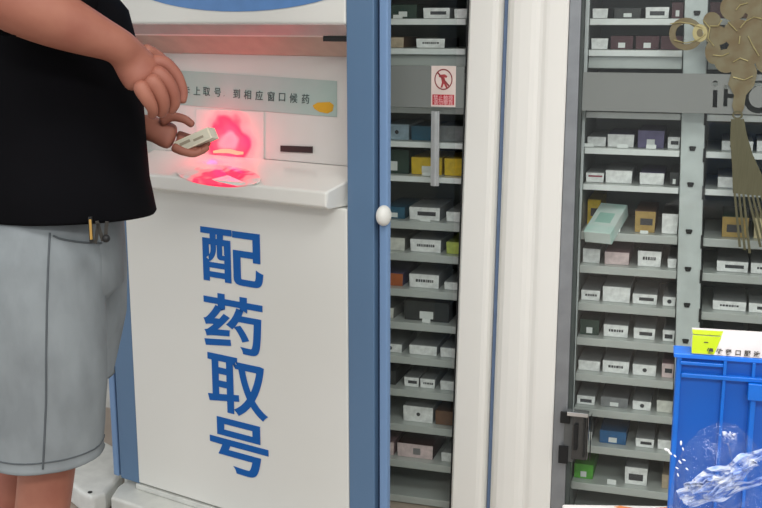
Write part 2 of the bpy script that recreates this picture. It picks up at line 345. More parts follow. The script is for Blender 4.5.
def medbox(px0, px1, hpx, row, look, label, group, printed=None, depth=.17, setb=.03, tall=None, body=None, yaw=0):
    """front edge seen between px0 and px1 on the shelf 'row'; hpx = front height in photo pixels"""
    # find the picture row of the deck at that place
    z = deck(row) + .0006
    def u_at(px):
        lo, hi = -300, 700
        for _ in range(40):
            m_ = (lo + hi) / 2
            if CAB.hit(px, m_, setb)[1] > z: lo = m_
            else: hi = m_
        return CAB.hit(px, lo, setb)[0]
    u0, u1 = u_at(px0), u_at(px1)
    if u1 < 0: u1 = min(u1, UL1 - .004)
    elif u0 < pl(z): u1 = min(u1, pl(z) - .003 if u1 < pl(z) + .03 else u1); u0 = max(u0, UR0 + .003)
    uc = (u0 + u1) / 2; hw = (u1 - u0) / 2; h = hpx / FOC * 3.0 * 1.06
    h = min(h, 0.085)
    root = empty('medicine_box', CAB.world(uc, setb, z), -CAB.yaw + R(yaw))
    props(root, label, 'medicine box', group)
    bt = h if tall is None else tall
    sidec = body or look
    sm = mat('carton_body_' + sidec.replace(' ', '_'), SHADED_SIDE.get(sidec, tuple(v * .8 for v in LOOKS[sidec])), .55, scale=30)
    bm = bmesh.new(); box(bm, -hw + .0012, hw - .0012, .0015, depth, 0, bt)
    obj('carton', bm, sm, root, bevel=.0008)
    bm = bmesh.new(); prism(bm, [(-hw + .002, .0005), (hw - .002, .0005), (hw - .0006, h - .001), (-hw + .0006, h - .001)], 0, .0014, 'y')
    obj('end_flap', bm, carton_mats(look), root)
    if printed == 'bar':
        bx('print_bar', (-hw * .45, hw * .72, -.0006, -.0001, h * .35, h * .66), M_print, root)
    elif printed == 'text':
        bm = bmesh.new(); x = -hw * .55
        while x < hw * .55:
            w_ = random.uniform(.003, .007); box(bm, x, x + w_, -.0006, -.0001, h * .42, h * .62); x += w_ + .0018
        obj('print_text', bm, M_print, root)
    elif printed == 'logo':
        bm = bmesh.new(); prism(bm, [(.001 + .006 * math.cos(k * .6283) , h * .5 + .006 * math.sin(k * .6283)) for k in range(10)], -.0006, -.0001, 'y'); obj('print_logo', bm, M_print, root)
    elif printed == 'tag':
        bx('white_label', (-hw * .3, hw * .3, -.0006, -.0001, h * .12, h * .5), M_tag, root)
    elif printed == 'screen':
        bx('print_panel', (-hw * .62, hw * .62, -.0006, -.0001, h * .25, h * .62), M_print, root)
    elif printed == 'qr':
        bx('print_panel', (-hw * .1, hw * .3, -.0006, -.0001, h * .25, h * .72), mat('print_grey', (130, 126, 128), .6), root)
    elif printed == 'redbar':
        bx('print_bar', (-hw * .7, hw * .8, -.0006, -.0001, h * .55, h * .72), mat('print_red', (150, 70, 84), .6), root)
    return root

ORD = ['leftmost', 'second from left', 'third from left', 'fourth from left', 'fifth from left', 'sixth from left']
def row_of(where, rowname, row, items, **kw):
    for k, it in enumerate(items):
        px0, px1, hpx, look = it[:4]; opt = dict(it[4]) if len(it) > 4 else {}
        desc = opt.pop('d', look)
        lab = f"{desc} box, {ORD[k]} on {rowname}, {where}"
        medbox(px0, px1, hpx, row, look, lab, 'medicine boxes in the cabinets', **{**kw, **opt})
LW = 'narrow cabinet'; RW = 'bay left of post'; FW = 'bay right of post'
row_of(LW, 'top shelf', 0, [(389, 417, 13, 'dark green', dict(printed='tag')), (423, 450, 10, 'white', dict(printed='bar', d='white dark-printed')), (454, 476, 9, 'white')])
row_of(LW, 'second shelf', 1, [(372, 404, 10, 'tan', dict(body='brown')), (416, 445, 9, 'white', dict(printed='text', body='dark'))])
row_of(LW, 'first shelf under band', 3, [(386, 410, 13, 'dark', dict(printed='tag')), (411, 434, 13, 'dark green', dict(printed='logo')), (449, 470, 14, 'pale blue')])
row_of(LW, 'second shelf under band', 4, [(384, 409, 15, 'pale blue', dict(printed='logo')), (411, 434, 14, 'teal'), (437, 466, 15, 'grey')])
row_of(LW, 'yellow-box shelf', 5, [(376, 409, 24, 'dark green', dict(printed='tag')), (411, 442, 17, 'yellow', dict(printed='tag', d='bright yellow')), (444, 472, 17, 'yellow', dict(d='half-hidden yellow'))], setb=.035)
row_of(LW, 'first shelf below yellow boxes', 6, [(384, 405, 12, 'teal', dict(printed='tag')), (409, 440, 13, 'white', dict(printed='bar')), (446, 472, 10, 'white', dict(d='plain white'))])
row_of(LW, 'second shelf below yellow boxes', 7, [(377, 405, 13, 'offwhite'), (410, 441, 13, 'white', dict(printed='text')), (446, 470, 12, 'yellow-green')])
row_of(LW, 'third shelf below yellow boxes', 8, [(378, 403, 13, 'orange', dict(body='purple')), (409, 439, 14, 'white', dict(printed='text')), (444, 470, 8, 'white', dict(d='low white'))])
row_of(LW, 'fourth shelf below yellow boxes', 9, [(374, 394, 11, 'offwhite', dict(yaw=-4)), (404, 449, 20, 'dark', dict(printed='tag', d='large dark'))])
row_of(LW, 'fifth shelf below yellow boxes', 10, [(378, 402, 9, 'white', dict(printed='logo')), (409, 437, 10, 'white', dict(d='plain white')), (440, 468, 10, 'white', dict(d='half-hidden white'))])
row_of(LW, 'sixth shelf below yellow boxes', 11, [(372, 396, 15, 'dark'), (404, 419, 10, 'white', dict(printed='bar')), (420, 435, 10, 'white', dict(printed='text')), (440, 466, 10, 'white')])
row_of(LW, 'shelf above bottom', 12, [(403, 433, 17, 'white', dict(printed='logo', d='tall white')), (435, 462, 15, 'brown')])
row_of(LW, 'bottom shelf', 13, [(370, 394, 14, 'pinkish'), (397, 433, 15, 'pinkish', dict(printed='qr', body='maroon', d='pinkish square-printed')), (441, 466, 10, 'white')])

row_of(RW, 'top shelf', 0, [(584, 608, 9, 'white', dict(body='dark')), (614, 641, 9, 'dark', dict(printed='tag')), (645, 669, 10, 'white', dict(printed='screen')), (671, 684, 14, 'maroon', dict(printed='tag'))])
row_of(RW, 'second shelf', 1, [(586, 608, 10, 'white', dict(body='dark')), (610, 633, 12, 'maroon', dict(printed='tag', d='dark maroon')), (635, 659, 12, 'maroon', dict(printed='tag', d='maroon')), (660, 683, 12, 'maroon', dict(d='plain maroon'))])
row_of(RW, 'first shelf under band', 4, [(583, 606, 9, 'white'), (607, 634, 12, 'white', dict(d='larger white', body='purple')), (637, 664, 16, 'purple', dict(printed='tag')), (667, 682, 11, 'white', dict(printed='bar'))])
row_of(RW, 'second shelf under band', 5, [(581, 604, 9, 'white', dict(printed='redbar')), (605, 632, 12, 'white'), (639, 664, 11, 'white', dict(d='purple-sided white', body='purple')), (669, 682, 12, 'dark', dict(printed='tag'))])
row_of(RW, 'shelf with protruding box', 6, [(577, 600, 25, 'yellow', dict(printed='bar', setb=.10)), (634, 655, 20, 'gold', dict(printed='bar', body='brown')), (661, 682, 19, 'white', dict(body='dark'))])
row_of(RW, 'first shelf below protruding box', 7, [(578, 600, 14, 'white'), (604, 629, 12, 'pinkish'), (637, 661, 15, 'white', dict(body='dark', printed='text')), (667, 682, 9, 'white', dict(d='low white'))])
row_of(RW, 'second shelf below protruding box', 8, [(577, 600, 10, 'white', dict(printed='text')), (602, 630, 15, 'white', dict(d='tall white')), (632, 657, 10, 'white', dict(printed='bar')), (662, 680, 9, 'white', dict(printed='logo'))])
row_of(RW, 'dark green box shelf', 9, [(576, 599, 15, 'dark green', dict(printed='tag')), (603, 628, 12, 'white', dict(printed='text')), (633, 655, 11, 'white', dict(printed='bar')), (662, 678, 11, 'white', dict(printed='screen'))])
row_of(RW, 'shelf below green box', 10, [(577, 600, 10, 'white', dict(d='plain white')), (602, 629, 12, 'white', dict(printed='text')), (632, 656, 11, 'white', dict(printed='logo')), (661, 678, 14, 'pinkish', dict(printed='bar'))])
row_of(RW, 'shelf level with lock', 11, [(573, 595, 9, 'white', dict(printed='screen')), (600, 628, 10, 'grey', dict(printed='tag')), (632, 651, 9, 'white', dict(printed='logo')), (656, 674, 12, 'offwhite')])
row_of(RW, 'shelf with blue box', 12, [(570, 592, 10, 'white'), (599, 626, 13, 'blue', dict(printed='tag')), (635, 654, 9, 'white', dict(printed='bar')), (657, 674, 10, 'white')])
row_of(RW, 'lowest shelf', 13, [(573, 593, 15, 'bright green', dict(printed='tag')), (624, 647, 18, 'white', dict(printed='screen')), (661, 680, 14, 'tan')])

row_of(FW, 'top shelf', 0, [(709, 731, 14, 'maroon', dict(d='dark maroon')), (735, 762, 12, 'brown')])
row_of(FW, 'second shelf', 1, [(712, 735, 12, 'dark'), (739, 766, 12, 'brown')])
row_of(FW, 'first shelf under letters', 4, [(721, 742, 9, 'white', dict(printed='logo')), (744, 753, 9, 'white'), (756, 784, 10, 'white', dict(printed='text'))])
row_of(FW, 'second shelf under letters', 5, [(717, 738, 10, 'white'), (742, 766, 10, 'offwhite')])
row_of(FW, 'gold box shelf', 6, [(721, 748, 19, 'gold', dict(printed='screen', body='emerald')), (753, 782, 19, 'cream')])
row_of(FW, 'first shelf below gold box', 7, [(716, 748, 10, 'white', dict(printed='bar')), (750, 780, 10, 'white', dict(printed='text'))])
row_of(FW, 'second shelf below gold box', 8, [(712, 746, 9, 'white', dict(printed='text')), (748, 780, 9, 'white', dict(printed='bar'))])
row_of(FW, 'shelf behind white carton', 9, [(712, 744, 9, 'white'), (748, 780, 9, 'offwhite')])

# pale green box pushed forward and tipping down
pb = empty('medicine_box', CAB.world(*((lambda q: (q[0], -.036, q[1]))(CAB.hit(598, 243.5, -.036)))), 0)
pb.rotation_mode = 'XYZ'; pb.rotation_euler = (R(23), 0, -CAB.yaw - R(13))
props(pb, 'long pale mint box sticking out of the shelf and tipping forward', 'medicine box', 'medicine boxes in the cabinets')
M_mint = mat('mint_card', (188, 222, 214), .45, rgb2=(214, 226, 222), scale=14)
bx('carton', (-.038, .038, .0015, .15, .0, .036), M_mint, pb, bevel=.001)
bx('end_flap', (-.036, .036, 0, .0014, .002, .034), mat('mint_flap', (216, 226, 222), .5), pb)
bx('print_panel', (-.024, .02, .05, .10, .0361, .0366), mat('mint_print', (168, 212, 200), .5), pb)

# loose price tags standing on shelf decks
tags = [(617.5, 623, 0), (607, 616, 13), (648, 655, 11)]
def tagobj(px0, px1, row, h, lab):
    u0 = CAB.hit(px0, 0, 0)[0]
    z = deck(row) + .0006
    lo, hi = -300, 700
    for _ in range(40):
        m_ = (lo + hi) / 2
        if CAB.hit(px0, m_, .012)[1] > z: lo = m_
        else: hi = m_
    u0 = CAB.hit(px0, lo, .012)[0]; u1 = CAB.hit(px1, lo, .012)[0]
    t = empty('price_tag', CAB.world((u0 + u1) / 2, .012, z), -CAB.yaw); props(t, lab, 'price tag', 'price tags on the shelf decks')
    w = (u1 - u0) / 2
    bm = bmesh.new(); prism(bm, [(0, 0), (.008, 0), (.006, .001), (.0035, h), (.0025, h)], -w, w, 'x'); obj('holder', bm, M_tag, t)
for px0, px1, row, h, lab in (
    (607, 616, 13, .014, 'small white price tag beside the bright green box'),
    (393, 402, 0, .010, 'small white price tag on the top shelf of the narrow cabinet'),
    (617, 628, 4, .010, 'small white price tag under the larger white box, first shelf under band'),
    (584, 594, 4, .009, 'small white price tag at left end of first shelf under band'),
    (646, 656, 4, .011, 'small white price tag under the purple box'),
    (422, 430, 9, .011, 'small white price tag before the large dark box, narrow cabinet'),
    (422, 431, 5, .010, 'small pale price tag under the bright yellow box'),
    (610, 620, 6, .009, 'small grey price tag behind the protruding mint box'),
    (640, 648, 6, .008, 'small gold-edged price tag under the gold box left of post'),
    (420, 430, 6, .008, 'small pale price tag under the dark-printed white box below the yellow box')):
    tagobj(px0, px1, row, h, lab)

# ------------------------------------------------------------------ gold knot decoration on the right glass door
OW = GW - .004
orn = CAB.place(empty('knot_ornament')); props(orn, 'flat gold knot decoration with a long tassel on the right glass door', 'ornament')
M_gold = mat('antique_gold_foil', (124, 118, 92), .45, .3, rgb2=(112, 98, 70), scale=26)
M_gold2 = mat('bright_gold_cord', (186, 176, 128), .3, .5)
M_tass = mat('tassel_olive_gold', (96, 94, 70), .55, .2, rgb2=(88, 86, 62), scale=60, stretch=(6, 1, .3))
def O(px, py): return CAB.hit(px, py, OW)
def blob(name, pts, y0, y1, m, label=None):
    bm = bmesh.new(); prism(bm, [O(*p) for p in pts], y0, y1, 'y'); return obj(name, bm, m, orn, label=label)
def ell(cx, cy, rx, ry, rot=0, n=20, t0=0, t1=360):
    r = R(rot); out = []
    for k in range(n):
        a = R(t0 + (t1 - t0) * k / (n if t1 - t0 == 360 else n - 1)); x, y = rx * math.cos(a), ry * math.sin(a)
        out.append((cx + x * math.cos(r) - y * math.sin(r), cy + x * math.sin(r) + y * math.cos(r)))
    return out
def ringp(name, cx, cy, rx, ry, k, m, rot=0, y0=OW - .002, y1=OW):
    a = [O(*p) for p in ell(cx, cy, rx, ry, rot)]; b = [O(*p) for p in ell(cx, cy, rx * k, ry * k, rot)]
    bm = bmesh.new(); n = len(a)
    A = [[bm.verts.new((q[0], y, q[1])) for q in s_] for s_ in (a, b) for y in (y0, y1)]
    for i in range(n):
        j = (i + 1) % n
        bm.faces.new((A[0][i], A[0][j], A[2][j], A[2][i])); bm.faces.new((A[1][i], A[1][j], A[3][j], A[3][i]))
        bm.faces.new((A[0][i], A[0][j], A[1][j], A[1][i])); bm.faces.new((A[2][i], A[2][j], A[3][j], A[3][i]))
    return obj(name, bm, m, orn)
ringp('side_loop', 686, 34, 17, 16.5, .62, M_gold)
ringp('side_loop', 700, 33, 7.5, 9, .45, M_gold2, y0=OW - .0035, y1=OW - .0021)
petals = [(712, 21, 9, 9, 0), (716, 35, 13, 10, 10), (713, 52, 8, 12, 0), (738, 33, 15, 14, 0), (733, 8, 13, 13, 20), (752, 2, 12, 14, -15), (757, 22, 11, 12, 0), (760, 42, 10, 12, 0), (742, 54, 16, 16, 0), (726, 61, 12, 12, 0), (764, 60, 9, 13, 0), (744, 72, 13, 12, 0), (741, -18, 16, 20, 0), (790, 30, 22, 18, 0)]
for i, (cx, cy, rx, ry, ro) in enumerate(petals):
    blob('knot_lobe', ell(cx, cy, rx, ry, ro), OW - .0012 - i * .00012, OW - i * .00002, M_gold)
for cv in ([(670, 24), (680, 22), (692, 24), (703, 28)], [(674, 40), (686, 43), (698, 40), (706, 34)], [(710, 26), (718, 26), (722, 20)], [(740, 28), (746, 21), (754, 17), (762, 19)],
           [(728, 22), (733, 27), (737, 31)], [(740, 36), (739, 44)], [(748, 36), (753, 46), (759, 56)], [(713, 55), (722, 56), (729, 53)], [(736, 10), (740, 5), (748, 3)], [(703, 20), (710, 28), (708, 38), (714, 46)],
           [(733, 62), (740, 58), (748, 61)], [(733, 77), (744, 80), (753, 76)]):
    bm = bmesh.new(); tube(bm, [Vector((O(*p)[0], OW - .0045, O(*p)[1])) for p in cv], .0016, 6); obj('cord', bm, M_gold2, orn, label='bright gold cord')
blob('knot_stem', [(731, 74), (757, 74), (754, 86), (746, 95), (744, 108), (741, 114), (735, 114), (732, 106), (734, 95), (728, 84)], OW - .0016, OW, M_gold)
ringp('knot_ring', 737.5, 115, 5.5, 4.5, .6, M_tass)
blob('tassel_body', [(731, 119), (744, 119), (747, 135), (753, 155), (762, 175), (772, 197), (733, 193), (732, 165), (730, 140)], OW - .0022, OW, M_tass)
for k in range(9):
    x0 = 733.5 + k * 4.4; x1 = x0 + 2.2; dx = 9 + k * 1.0
    blob('tassel_strand', [(x0, 192.5 + k * .4), (x1, 192.5 + k * .4), (x1 + dx * (.5 if k < 3 else 1) + 1, 247 + (k % 3) * 3), (x0 + dx * (.5 if k < 3 else 1) + .5, 247 + (k % 3) * 3)], OW - .002, OW, M_tass)

# ------------------------------------------------------------------ kiosk
kio = KIO.place(empty('ticket_kiosk')); props(kio, 'white and blue medicine pick-up ticket kiosk with blue Chinese lettering', 'kiosk')
def kz(py, w=0, px=346): return KIO.hit(px, py, w)[1]
KL = -.761
M_kw = mat('kiosk_white', (224, 225, 220), .42, rgb2=(223, 224, 218), scale=3)
M_kb = mat('kiosk_blue', (92, 122, 154), .42, rgb2=(90, 120, 152), scale=3)
M_kb2 = mat('kiosk_light_blue', (116, 148, 188), .42, rgb2=(114, 146, 186), scale=3)
M_groove = mat('groove_navy', (28, 42, 72), .5)
zl_bot = .10
# lower door panel
zb_l = kz(210, -.055); zlip = kz(213, -.03); zlipt = kz(193, -.03)
bm = bmesh.new(); prism(bm, [(0, zl_bot), (.16, zl_bot), (.16, zb_l - .01), (.0, zb_l - .01), (.0, zl_bot + .01)], KL, 0, 'x')
obj('lower_panel', bm, M_kw, kio, bevel=.003)
# ledge tray, back rises to the sloped panel
crease_w, crease_z = .115, kz(166, .115)
top_w, top_z = .135, kz(57, .135)
lw = -.055
zt, zb = kz(194, lw), kz(210, lw)
bm = bmesh.new(); prism(bm, [(lw, zb), (lw + .012, zb - .006), (.0, zb - .008), (crease_w + .01, zb - .008), (crease_w + .01, crease_z - .004), (crease_w, crease_z), (lw + .008, zt + .001), (lw, zt - .003)], KL + .01, -.002, 'x')
for v in bm.verts:
    if v.co.y < .005: v.co.x += .016 if v.co.x < KL / 2 else -.020
obj('ledge', bm, mat('kiosk_ledge', (226, 226, 220), .16, rgb2=(225, 225, 219)), kio, bevel=.004, label='white projecting ledge')
bm = bmesh.new(); prism(bm, [(crease_w + .001, crease_z + .0005), (top_w, top_z), (top_w + .03, top_z), (.16, crease_z)], KL, 0, 'x')
obj('sloped_panel', bm, mat('kiosk_panel', (208, 207, 202), .4, rgb2=(207, 206, 200)), kio)
t0_ = kz(37.5, .035)
bm = bmesh.new(); prism(bm, [(top_w, top_z + .0005), (.06, t0_ - .0005), (.165, t0_ - .0005), (.165, top_z + .0005)], KL, 0, 'x')
obj('recess_panel', bm, mat('kiosk_beige', (186, 176, 160), .5), kio, label='beige recess panel')
t0, t1 = kz(37.5, .035), kz(23, .005)
bm = bmesh.new(); prism(bm, [(.04, t0), (.165, t0), (.165, t1 + .5), (.06, t1 + .5), (.0, t1 + .12), (.0, t1), (.028, t0 + .004)], KL, 0, 'x')
obj('screen_housing', bm, M_kw, kio, bevel=.004)
bm = bmesh.new(); prism(bm, [(.029, t0 + .005), (.0, t1 - .001), (-.001, t1 - .001), (-.003, t1 - .004), (.025, t0 + .004)], KL, 0, 'x')
obj('trim_lip', bm, mat('trim_warm_grey', (176, 168, 164), .45), kio)
bx('slot', (KIO.hit(324, 40, .03)[0], -.002, .026, .09, kz(41.6, .03), t0 + .0025), M_black, kio)
# blue arc under the screen: cut from an ellipse
acx, _ = KIO.hit(237, 8, -.002); az = KIO.hit(237, 11.5, -.002)[1]
bm = bmesh.new(); pts = []
for k in range(25):
    a = math.pi + math.pi * k / 24; pts.append((acx + .40 * math.cos(a), az + .10 + .10 * math.sin(a)))
pts = [p for p in pts if KL < p[0] < 0]
pts += [(pts[-1][0], az + .12), (pts[0][0], az + .12)]
# only the flat strip of the housing carries the decal, above it the housing leans back
zt0 = t1 + .12
prism(bm, [(x, min(z, zt0 + .001)) for x, z in pts], -.002, -.0003, 'y')
lean = (.06) / (.38)
for v in bm.verts:
    if v.co.z > zt0: v.co.y += (v.co.z - zt0) * lean
obj('blue_arc', bm, mat('arc_blue', (92, 138, 196), .4), kio)
# screen above (out of the picture)
def lean_y(z): return (z - zt0) * lean
bm = bmesh.new(); z0, z1 = zt0 + .03, zt0 + .35
vs = [(KL + .09, lean_y(z0) - .004, z0), (-.09, lean_y(z0) - .004, z0), (-.09, lean_y(z1) - .004, z1), (KL + .09, lean_y(z1) - .004, z1)]
A = [bm.verts.new(v) for v in vs]; B = [bm.verts.new((v[0], v[1] + .003, v[2])) for v in vs]
bm.faces.new(A); bm.faces.new(B[::-1])
for i in range(4): bm.faces.new((A[i], A[(i + 1) % 4], B[(i + 1) % 4], B[i]))
obj('screen', bm, mat('screen_blue', (60, 110, 190), .2, emit=(90, 140, 210), es=.5), kio)
# blue sides
KT = 1.95
us1 = KIO.hit(374, 300, .002)[0]; us2 = KIO.hit(379, 300, .006)[0]; us3 = KIO.hit(391, 300, .024)[0]
for side in (1, -1):
    def X(u): return u if side == 1 else KL - u
    def bxs(name, u0, u1, w0, w1, z0_, z1_, m, bev=0):
        a, b = sorted((X(u0), X(u1))); return bx(name, (a, b, w0, w1, z0_, z1_), m, kio, bevel=bev)
    bxs('side_strip', .0008, us1, .002, .030, zl_bot - .005, KT, M_kb, .003)
    bxs('side_groove', us1 + .0003, us2 - .0003, .022, .030, zl_bot - .005, KT - .01, M_groove)
    bxs('side_pillar', us2, us3, .006, .024, zl_bot - .005, KT, M_kb2, .004)
u_, z_ = KIO.hit(356, 168, .008)
bx('catch', (u_, u_ + .03, .008, .0115, z_ - .0035, z_ + .0035), M_black, kio)
bx('back_panel', (KL, 0, .166, .175, zl_bot, KT), M_kw, kio)
bx('top_cap', (KL - .0, 0, .0, .18, KT + .001, KT + .04), M_kb, kio, bevel=.004)
# knob at the far right side
u_, z_ = KIO.hit(389, 217, .01)
bm = bmesh.new(); bmesh.ops.create_uvsphere(bm, u_segments=16, v_segments=10, radius=.022, matrix=Matrix.Translation((us3 - .006, .0, z_ + .004)) @ Matrix.Diagonal((.8, 1, 1.15, 1)))
obj('side_knob', bm, M_kw, kio, smooth=True, label='white rounded knob')
# base
bm = bmesh.new()
xa = KIO.hit(107, 482, -.05)[0]
prism(bm, [(xa + .012, -.02), (xa + .05, -.085), (us3, -.085), (us3, .03), (.0, .19), (KL - us3, .19), (KL - us3, .05), (xa, .02)], 0, zl_bot - .022, 'z')
obj('base', bm, mat('base_white', (214, 216, 210), .35), kio, bevel=.008)
bx('plinth', (KL - .01, .0, -.004, .17, zl_bot - .021, zl_bot - .0052), mat('base_white', (0, 0, 0)), kio, bevel=.002)
fb = bmesh.new()
def gnd(px, py, z): r_ = ray(px, py); p = CAM + r_ * ((z - CAMZ) / r_.z) - KIO.o; return p.dot(KIO.x), p.dot(KIO.y)
fp = [gnd(*q, .07) for q in ((64, 478), (71, 461), (84, 446), (104, 440), (122, 450), (122, 474), (106, 492), (92, 497), (80, 491))]
prism(fb, [(min(u_, xa - .005), w_) for u_, w_ in fp], 0.0, .07, 'z')
ft = KIO.place(obj('floor_box', fb, mat('foot_white', (226, 228, 224), .35), None, bevel=.012))
props(ft, 'low white plastic base on the floor behind the shorts, left of the kiosk', 'floor box')
q_ = gnd(90, 492.5, .07)
bm = bmesh.new(); prism(bm, [(q_[0] + .007 * math.cos(k * .785), q_[1] + .007 * math.sin(k * .785)) for k in range(8)], .0701, .0722, 'z')
obj('screw_cap', bm, M_black, ft)
# big lettering
M_bt = mat('lettering_blue', (8, 92, 170), .5, rgb2=(8, 90, 168), spec=.3)
for ch, x0, x1, y0, y1 in (('配', 200.5, 262.5, 231, 284), ('药', 203, 262.5, 296, 352), ('取', 207, 267, 358, 416), ('号', 209.5, 268, 421, 475)):
    cx, cy = (x0 + x1) / 2, (y0 + y1) / 2
    ua, _ = KIO.hit(x0, cy, -.001); ub, _ = KIO.hit(x1, cy, -.001); uc, zc = KIO.hit(cx, cy, -.001)
    o, (w_, h_) = text('lettering', ch, .16, M_bt, kio, (uc, -.0012, zc), offset=.0030, extrude=.0006)
    s_ = (ub - ua) / w_; o.scale = (s_ * .99, (y1 - y0) / (x1 - x0) * s_ * (w_ / h_) * .80, 1)
# banner sticker on the sloped panel; local sloped coordinates
sl = Vector((0, top_w - crease_w, top_z - crease_z)); sl.normalize(); ang = math.atan2(top_w - crease_w, top_z - crease_z)
def onslope(px, py):
    w = crease_w
    for _ in range(8):
        u, z = KIO.hit(px, py, w); w = crease_w + (z - crease_z) * math.tan(ang)
    return u, w, z
def slope_poly(name, quad, lift, m, label=None):
    bm = bmesh.new(); nrm = Vector((0, -math.cos(ang), math.sin(ang)))
    A = [Vector(onslope(*q)) + nrm * lift for q in quad]; B = [a - nrm * (lift * .8) for a in A]
    VA = [bm.verts.new(a) for a in A]; VB = [bm.verts.new(b) for b in B]
    bm.faces.new(VA); bm.faces.new(VB[::-1])
    for i in range(len(A)): bm.faces.new((VA[i], VA[(i + 1) % len(A)], VB[(i + 1) % len(A)], VB[i]))
    return obj(name, bm, m, kio, label=label)
slope_poly('banner_sticker', [(172, 70), (337, 81), (337, 117), (168, 104)], .0012, mat('banner_mint', (158, 180, 172), .4, rgb2=(172, 186, 182), scale=5), 'pale green instruction banner')
slope_poly('banner_emblem', [(313, 105.5), (318, 102.5), (330, 102), (334, 105), (333, 111), (328, 113.5), (320, 112), (315, 109)], .002, mat('emblem_gold', (206, 158, 30), .4), 'orange-gold emblem')
M_btxt = mat('banner_text', (66, 84, 82), .6)
for px, ch in ((187, '卡'), (197.5, '上'), (207, '取'), (218, '号'), (224.5, '，'), (237, '到'), (248, '相'), (259.5, '应'), (271.5, '窗'), (282.5, '口'), (294, '候'), (306, '药')):
    py = 90 + (px - 187) * .075 + (3 if ch == '，' else 0)
    q = onslope(px, py)
    text('banner_lettering', ch, .027 if ch != '，' else .01, M_btxt, kio, (q[0], q[1] - .0022, q[2]), rot=(R(90) - ang, 0, 0), offset=.0001, extrude=.0003)
slope_poly('card_slot', [(281, 145.5), (313, 146.5), (313, 153), (281, 151.5)], .003, mat('slot_brown', (42, 26, 24), .5))
# scanner's red glow painted into a patch on the panel, and its red light
def painted_glow(name, base, center, scale, stops, wobble=.35, nscale=16):
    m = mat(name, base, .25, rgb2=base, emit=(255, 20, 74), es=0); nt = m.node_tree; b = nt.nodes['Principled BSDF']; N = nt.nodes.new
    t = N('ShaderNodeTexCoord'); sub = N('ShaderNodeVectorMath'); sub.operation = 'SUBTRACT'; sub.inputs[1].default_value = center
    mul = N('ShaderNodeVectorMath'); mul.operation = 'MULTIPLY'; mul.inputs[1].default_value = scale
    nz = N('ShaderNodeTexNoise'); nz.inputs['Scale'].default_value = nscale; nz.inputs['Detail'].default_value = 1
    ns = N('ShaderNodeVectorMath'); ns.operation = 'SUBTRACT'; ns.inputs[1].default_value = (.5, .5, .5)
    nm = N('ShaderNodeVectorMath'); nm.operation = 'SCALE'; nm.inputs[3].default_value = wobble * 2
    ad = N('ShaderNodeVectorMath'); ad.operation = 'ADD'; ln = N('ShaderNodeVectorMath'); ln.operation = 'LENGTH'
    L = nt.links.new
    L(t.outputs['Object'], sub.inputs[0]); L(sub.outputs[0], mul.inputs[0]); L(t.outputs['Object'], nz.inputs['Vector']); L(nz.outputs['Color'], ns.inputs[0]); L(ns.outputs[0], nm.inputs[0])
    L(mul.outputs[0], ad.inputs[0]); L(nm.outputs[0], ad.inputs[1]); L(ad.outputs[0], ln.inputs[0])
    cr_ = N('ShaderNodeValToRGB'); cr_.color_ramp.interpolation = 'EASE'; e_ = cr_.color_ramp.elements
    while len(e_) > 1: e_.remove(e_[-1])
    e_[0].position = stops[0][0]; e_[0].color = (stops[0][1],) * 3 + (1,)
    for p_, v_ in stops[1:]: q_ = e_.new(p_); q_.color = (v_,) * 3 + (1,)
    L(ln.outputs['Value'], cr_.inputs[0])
    mx = N('ShaderNodeMix'); mx.data_type = 'RGBA'; mx.inputs[6].default_value = lin(base); mx.inputs[7].default_value = lin((190, 30, 55))  # glow red mixed into base colour and emission by one mask
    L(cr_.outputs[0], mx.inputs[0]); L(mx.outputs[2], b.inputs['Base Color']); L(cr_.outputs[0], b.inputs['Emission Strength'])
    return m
cw_ = Vector(onslope(229, 140))
slope_poly('scanner_glow', [(196, 109), (264, 112), (264, 163), (196, 161)], .0016,
    painted_glow('scanner_panel_glow', (208, 207, 202), cw_, (9.6, 0, 11.5), [(0.0, .30), (.25, .22), (.45, .85), (.62, .95), (.80, .25), (1.0, 0)]), 'red scanner glow painted on the sloped panel')
M_glow_red = mat('scanner_glow_red', (210, 30, 60), .4, rgb2=(225, 70, 90), scale=40, emit=(255, 22, 72), es=.95)
nrm = Vector((0, -math.cos(ang), math.sin(ang)))
def glow_line(pts, r, m, name):
    bm = bmesh.new(); tube(bm, [Vector(onslope(*p)) + nrm * .004 for p in pts], r, 8); return obj(name, bm, m, kio, smooth=True)
def arcband(pts, hw, lift, m):
    bm = bmesh.new(); L_, R_ = [], []
    for k, p in enumerate(pts):
        a_, b_ = pts[max(k - 1, 0)], pts[min(k + 1, len(pts) - 1)]; dx, dy = b_[0] - a_[0], b_[1] - a_[1]; d = math.hypot(dx, dy); w_ = hw * (.35 + .65 * math.sin(math.pi * (k + .5) / len(pts)))
        for q_, lst in ((1, L_), (-1, R_)): lst.append(Vector(onslope(p[0] - dy / d * w_ * q_, p[1] + dx / d * w_ * q_)) + nrm * lift)
    V = [[bm.verts.new(v - nrm * o_) for v in (L_ + R_[::-1])] for o_ in (0, .0012)]
    n_ = len(L_)
    for k in range(n_ - 1):
        for V_ in V: bm.faces.new((V_[k], V_[k + 1], V_[2 * n_ - 2 - k], V_[2 * n_ - 1 - k]))
    for k in range(2 * n_): bm.faces.new((V[0][k], V[0][(k + 1) % (2 * n_)], V[1][(k + 1) % (2 * n_)], V[1][k]))
    return obj('scanner_glow_arc', bm, m, kio)
arcband([(214, 152), (222, 151), (230, 151), (238, 153), (244, 153)], 2.2, .0036, mat('scanner_amber', (255, 150, 110), .3, emit=(255, 130, 100), es=1.1))  # emissive arc added as the bright core of the scanner glow
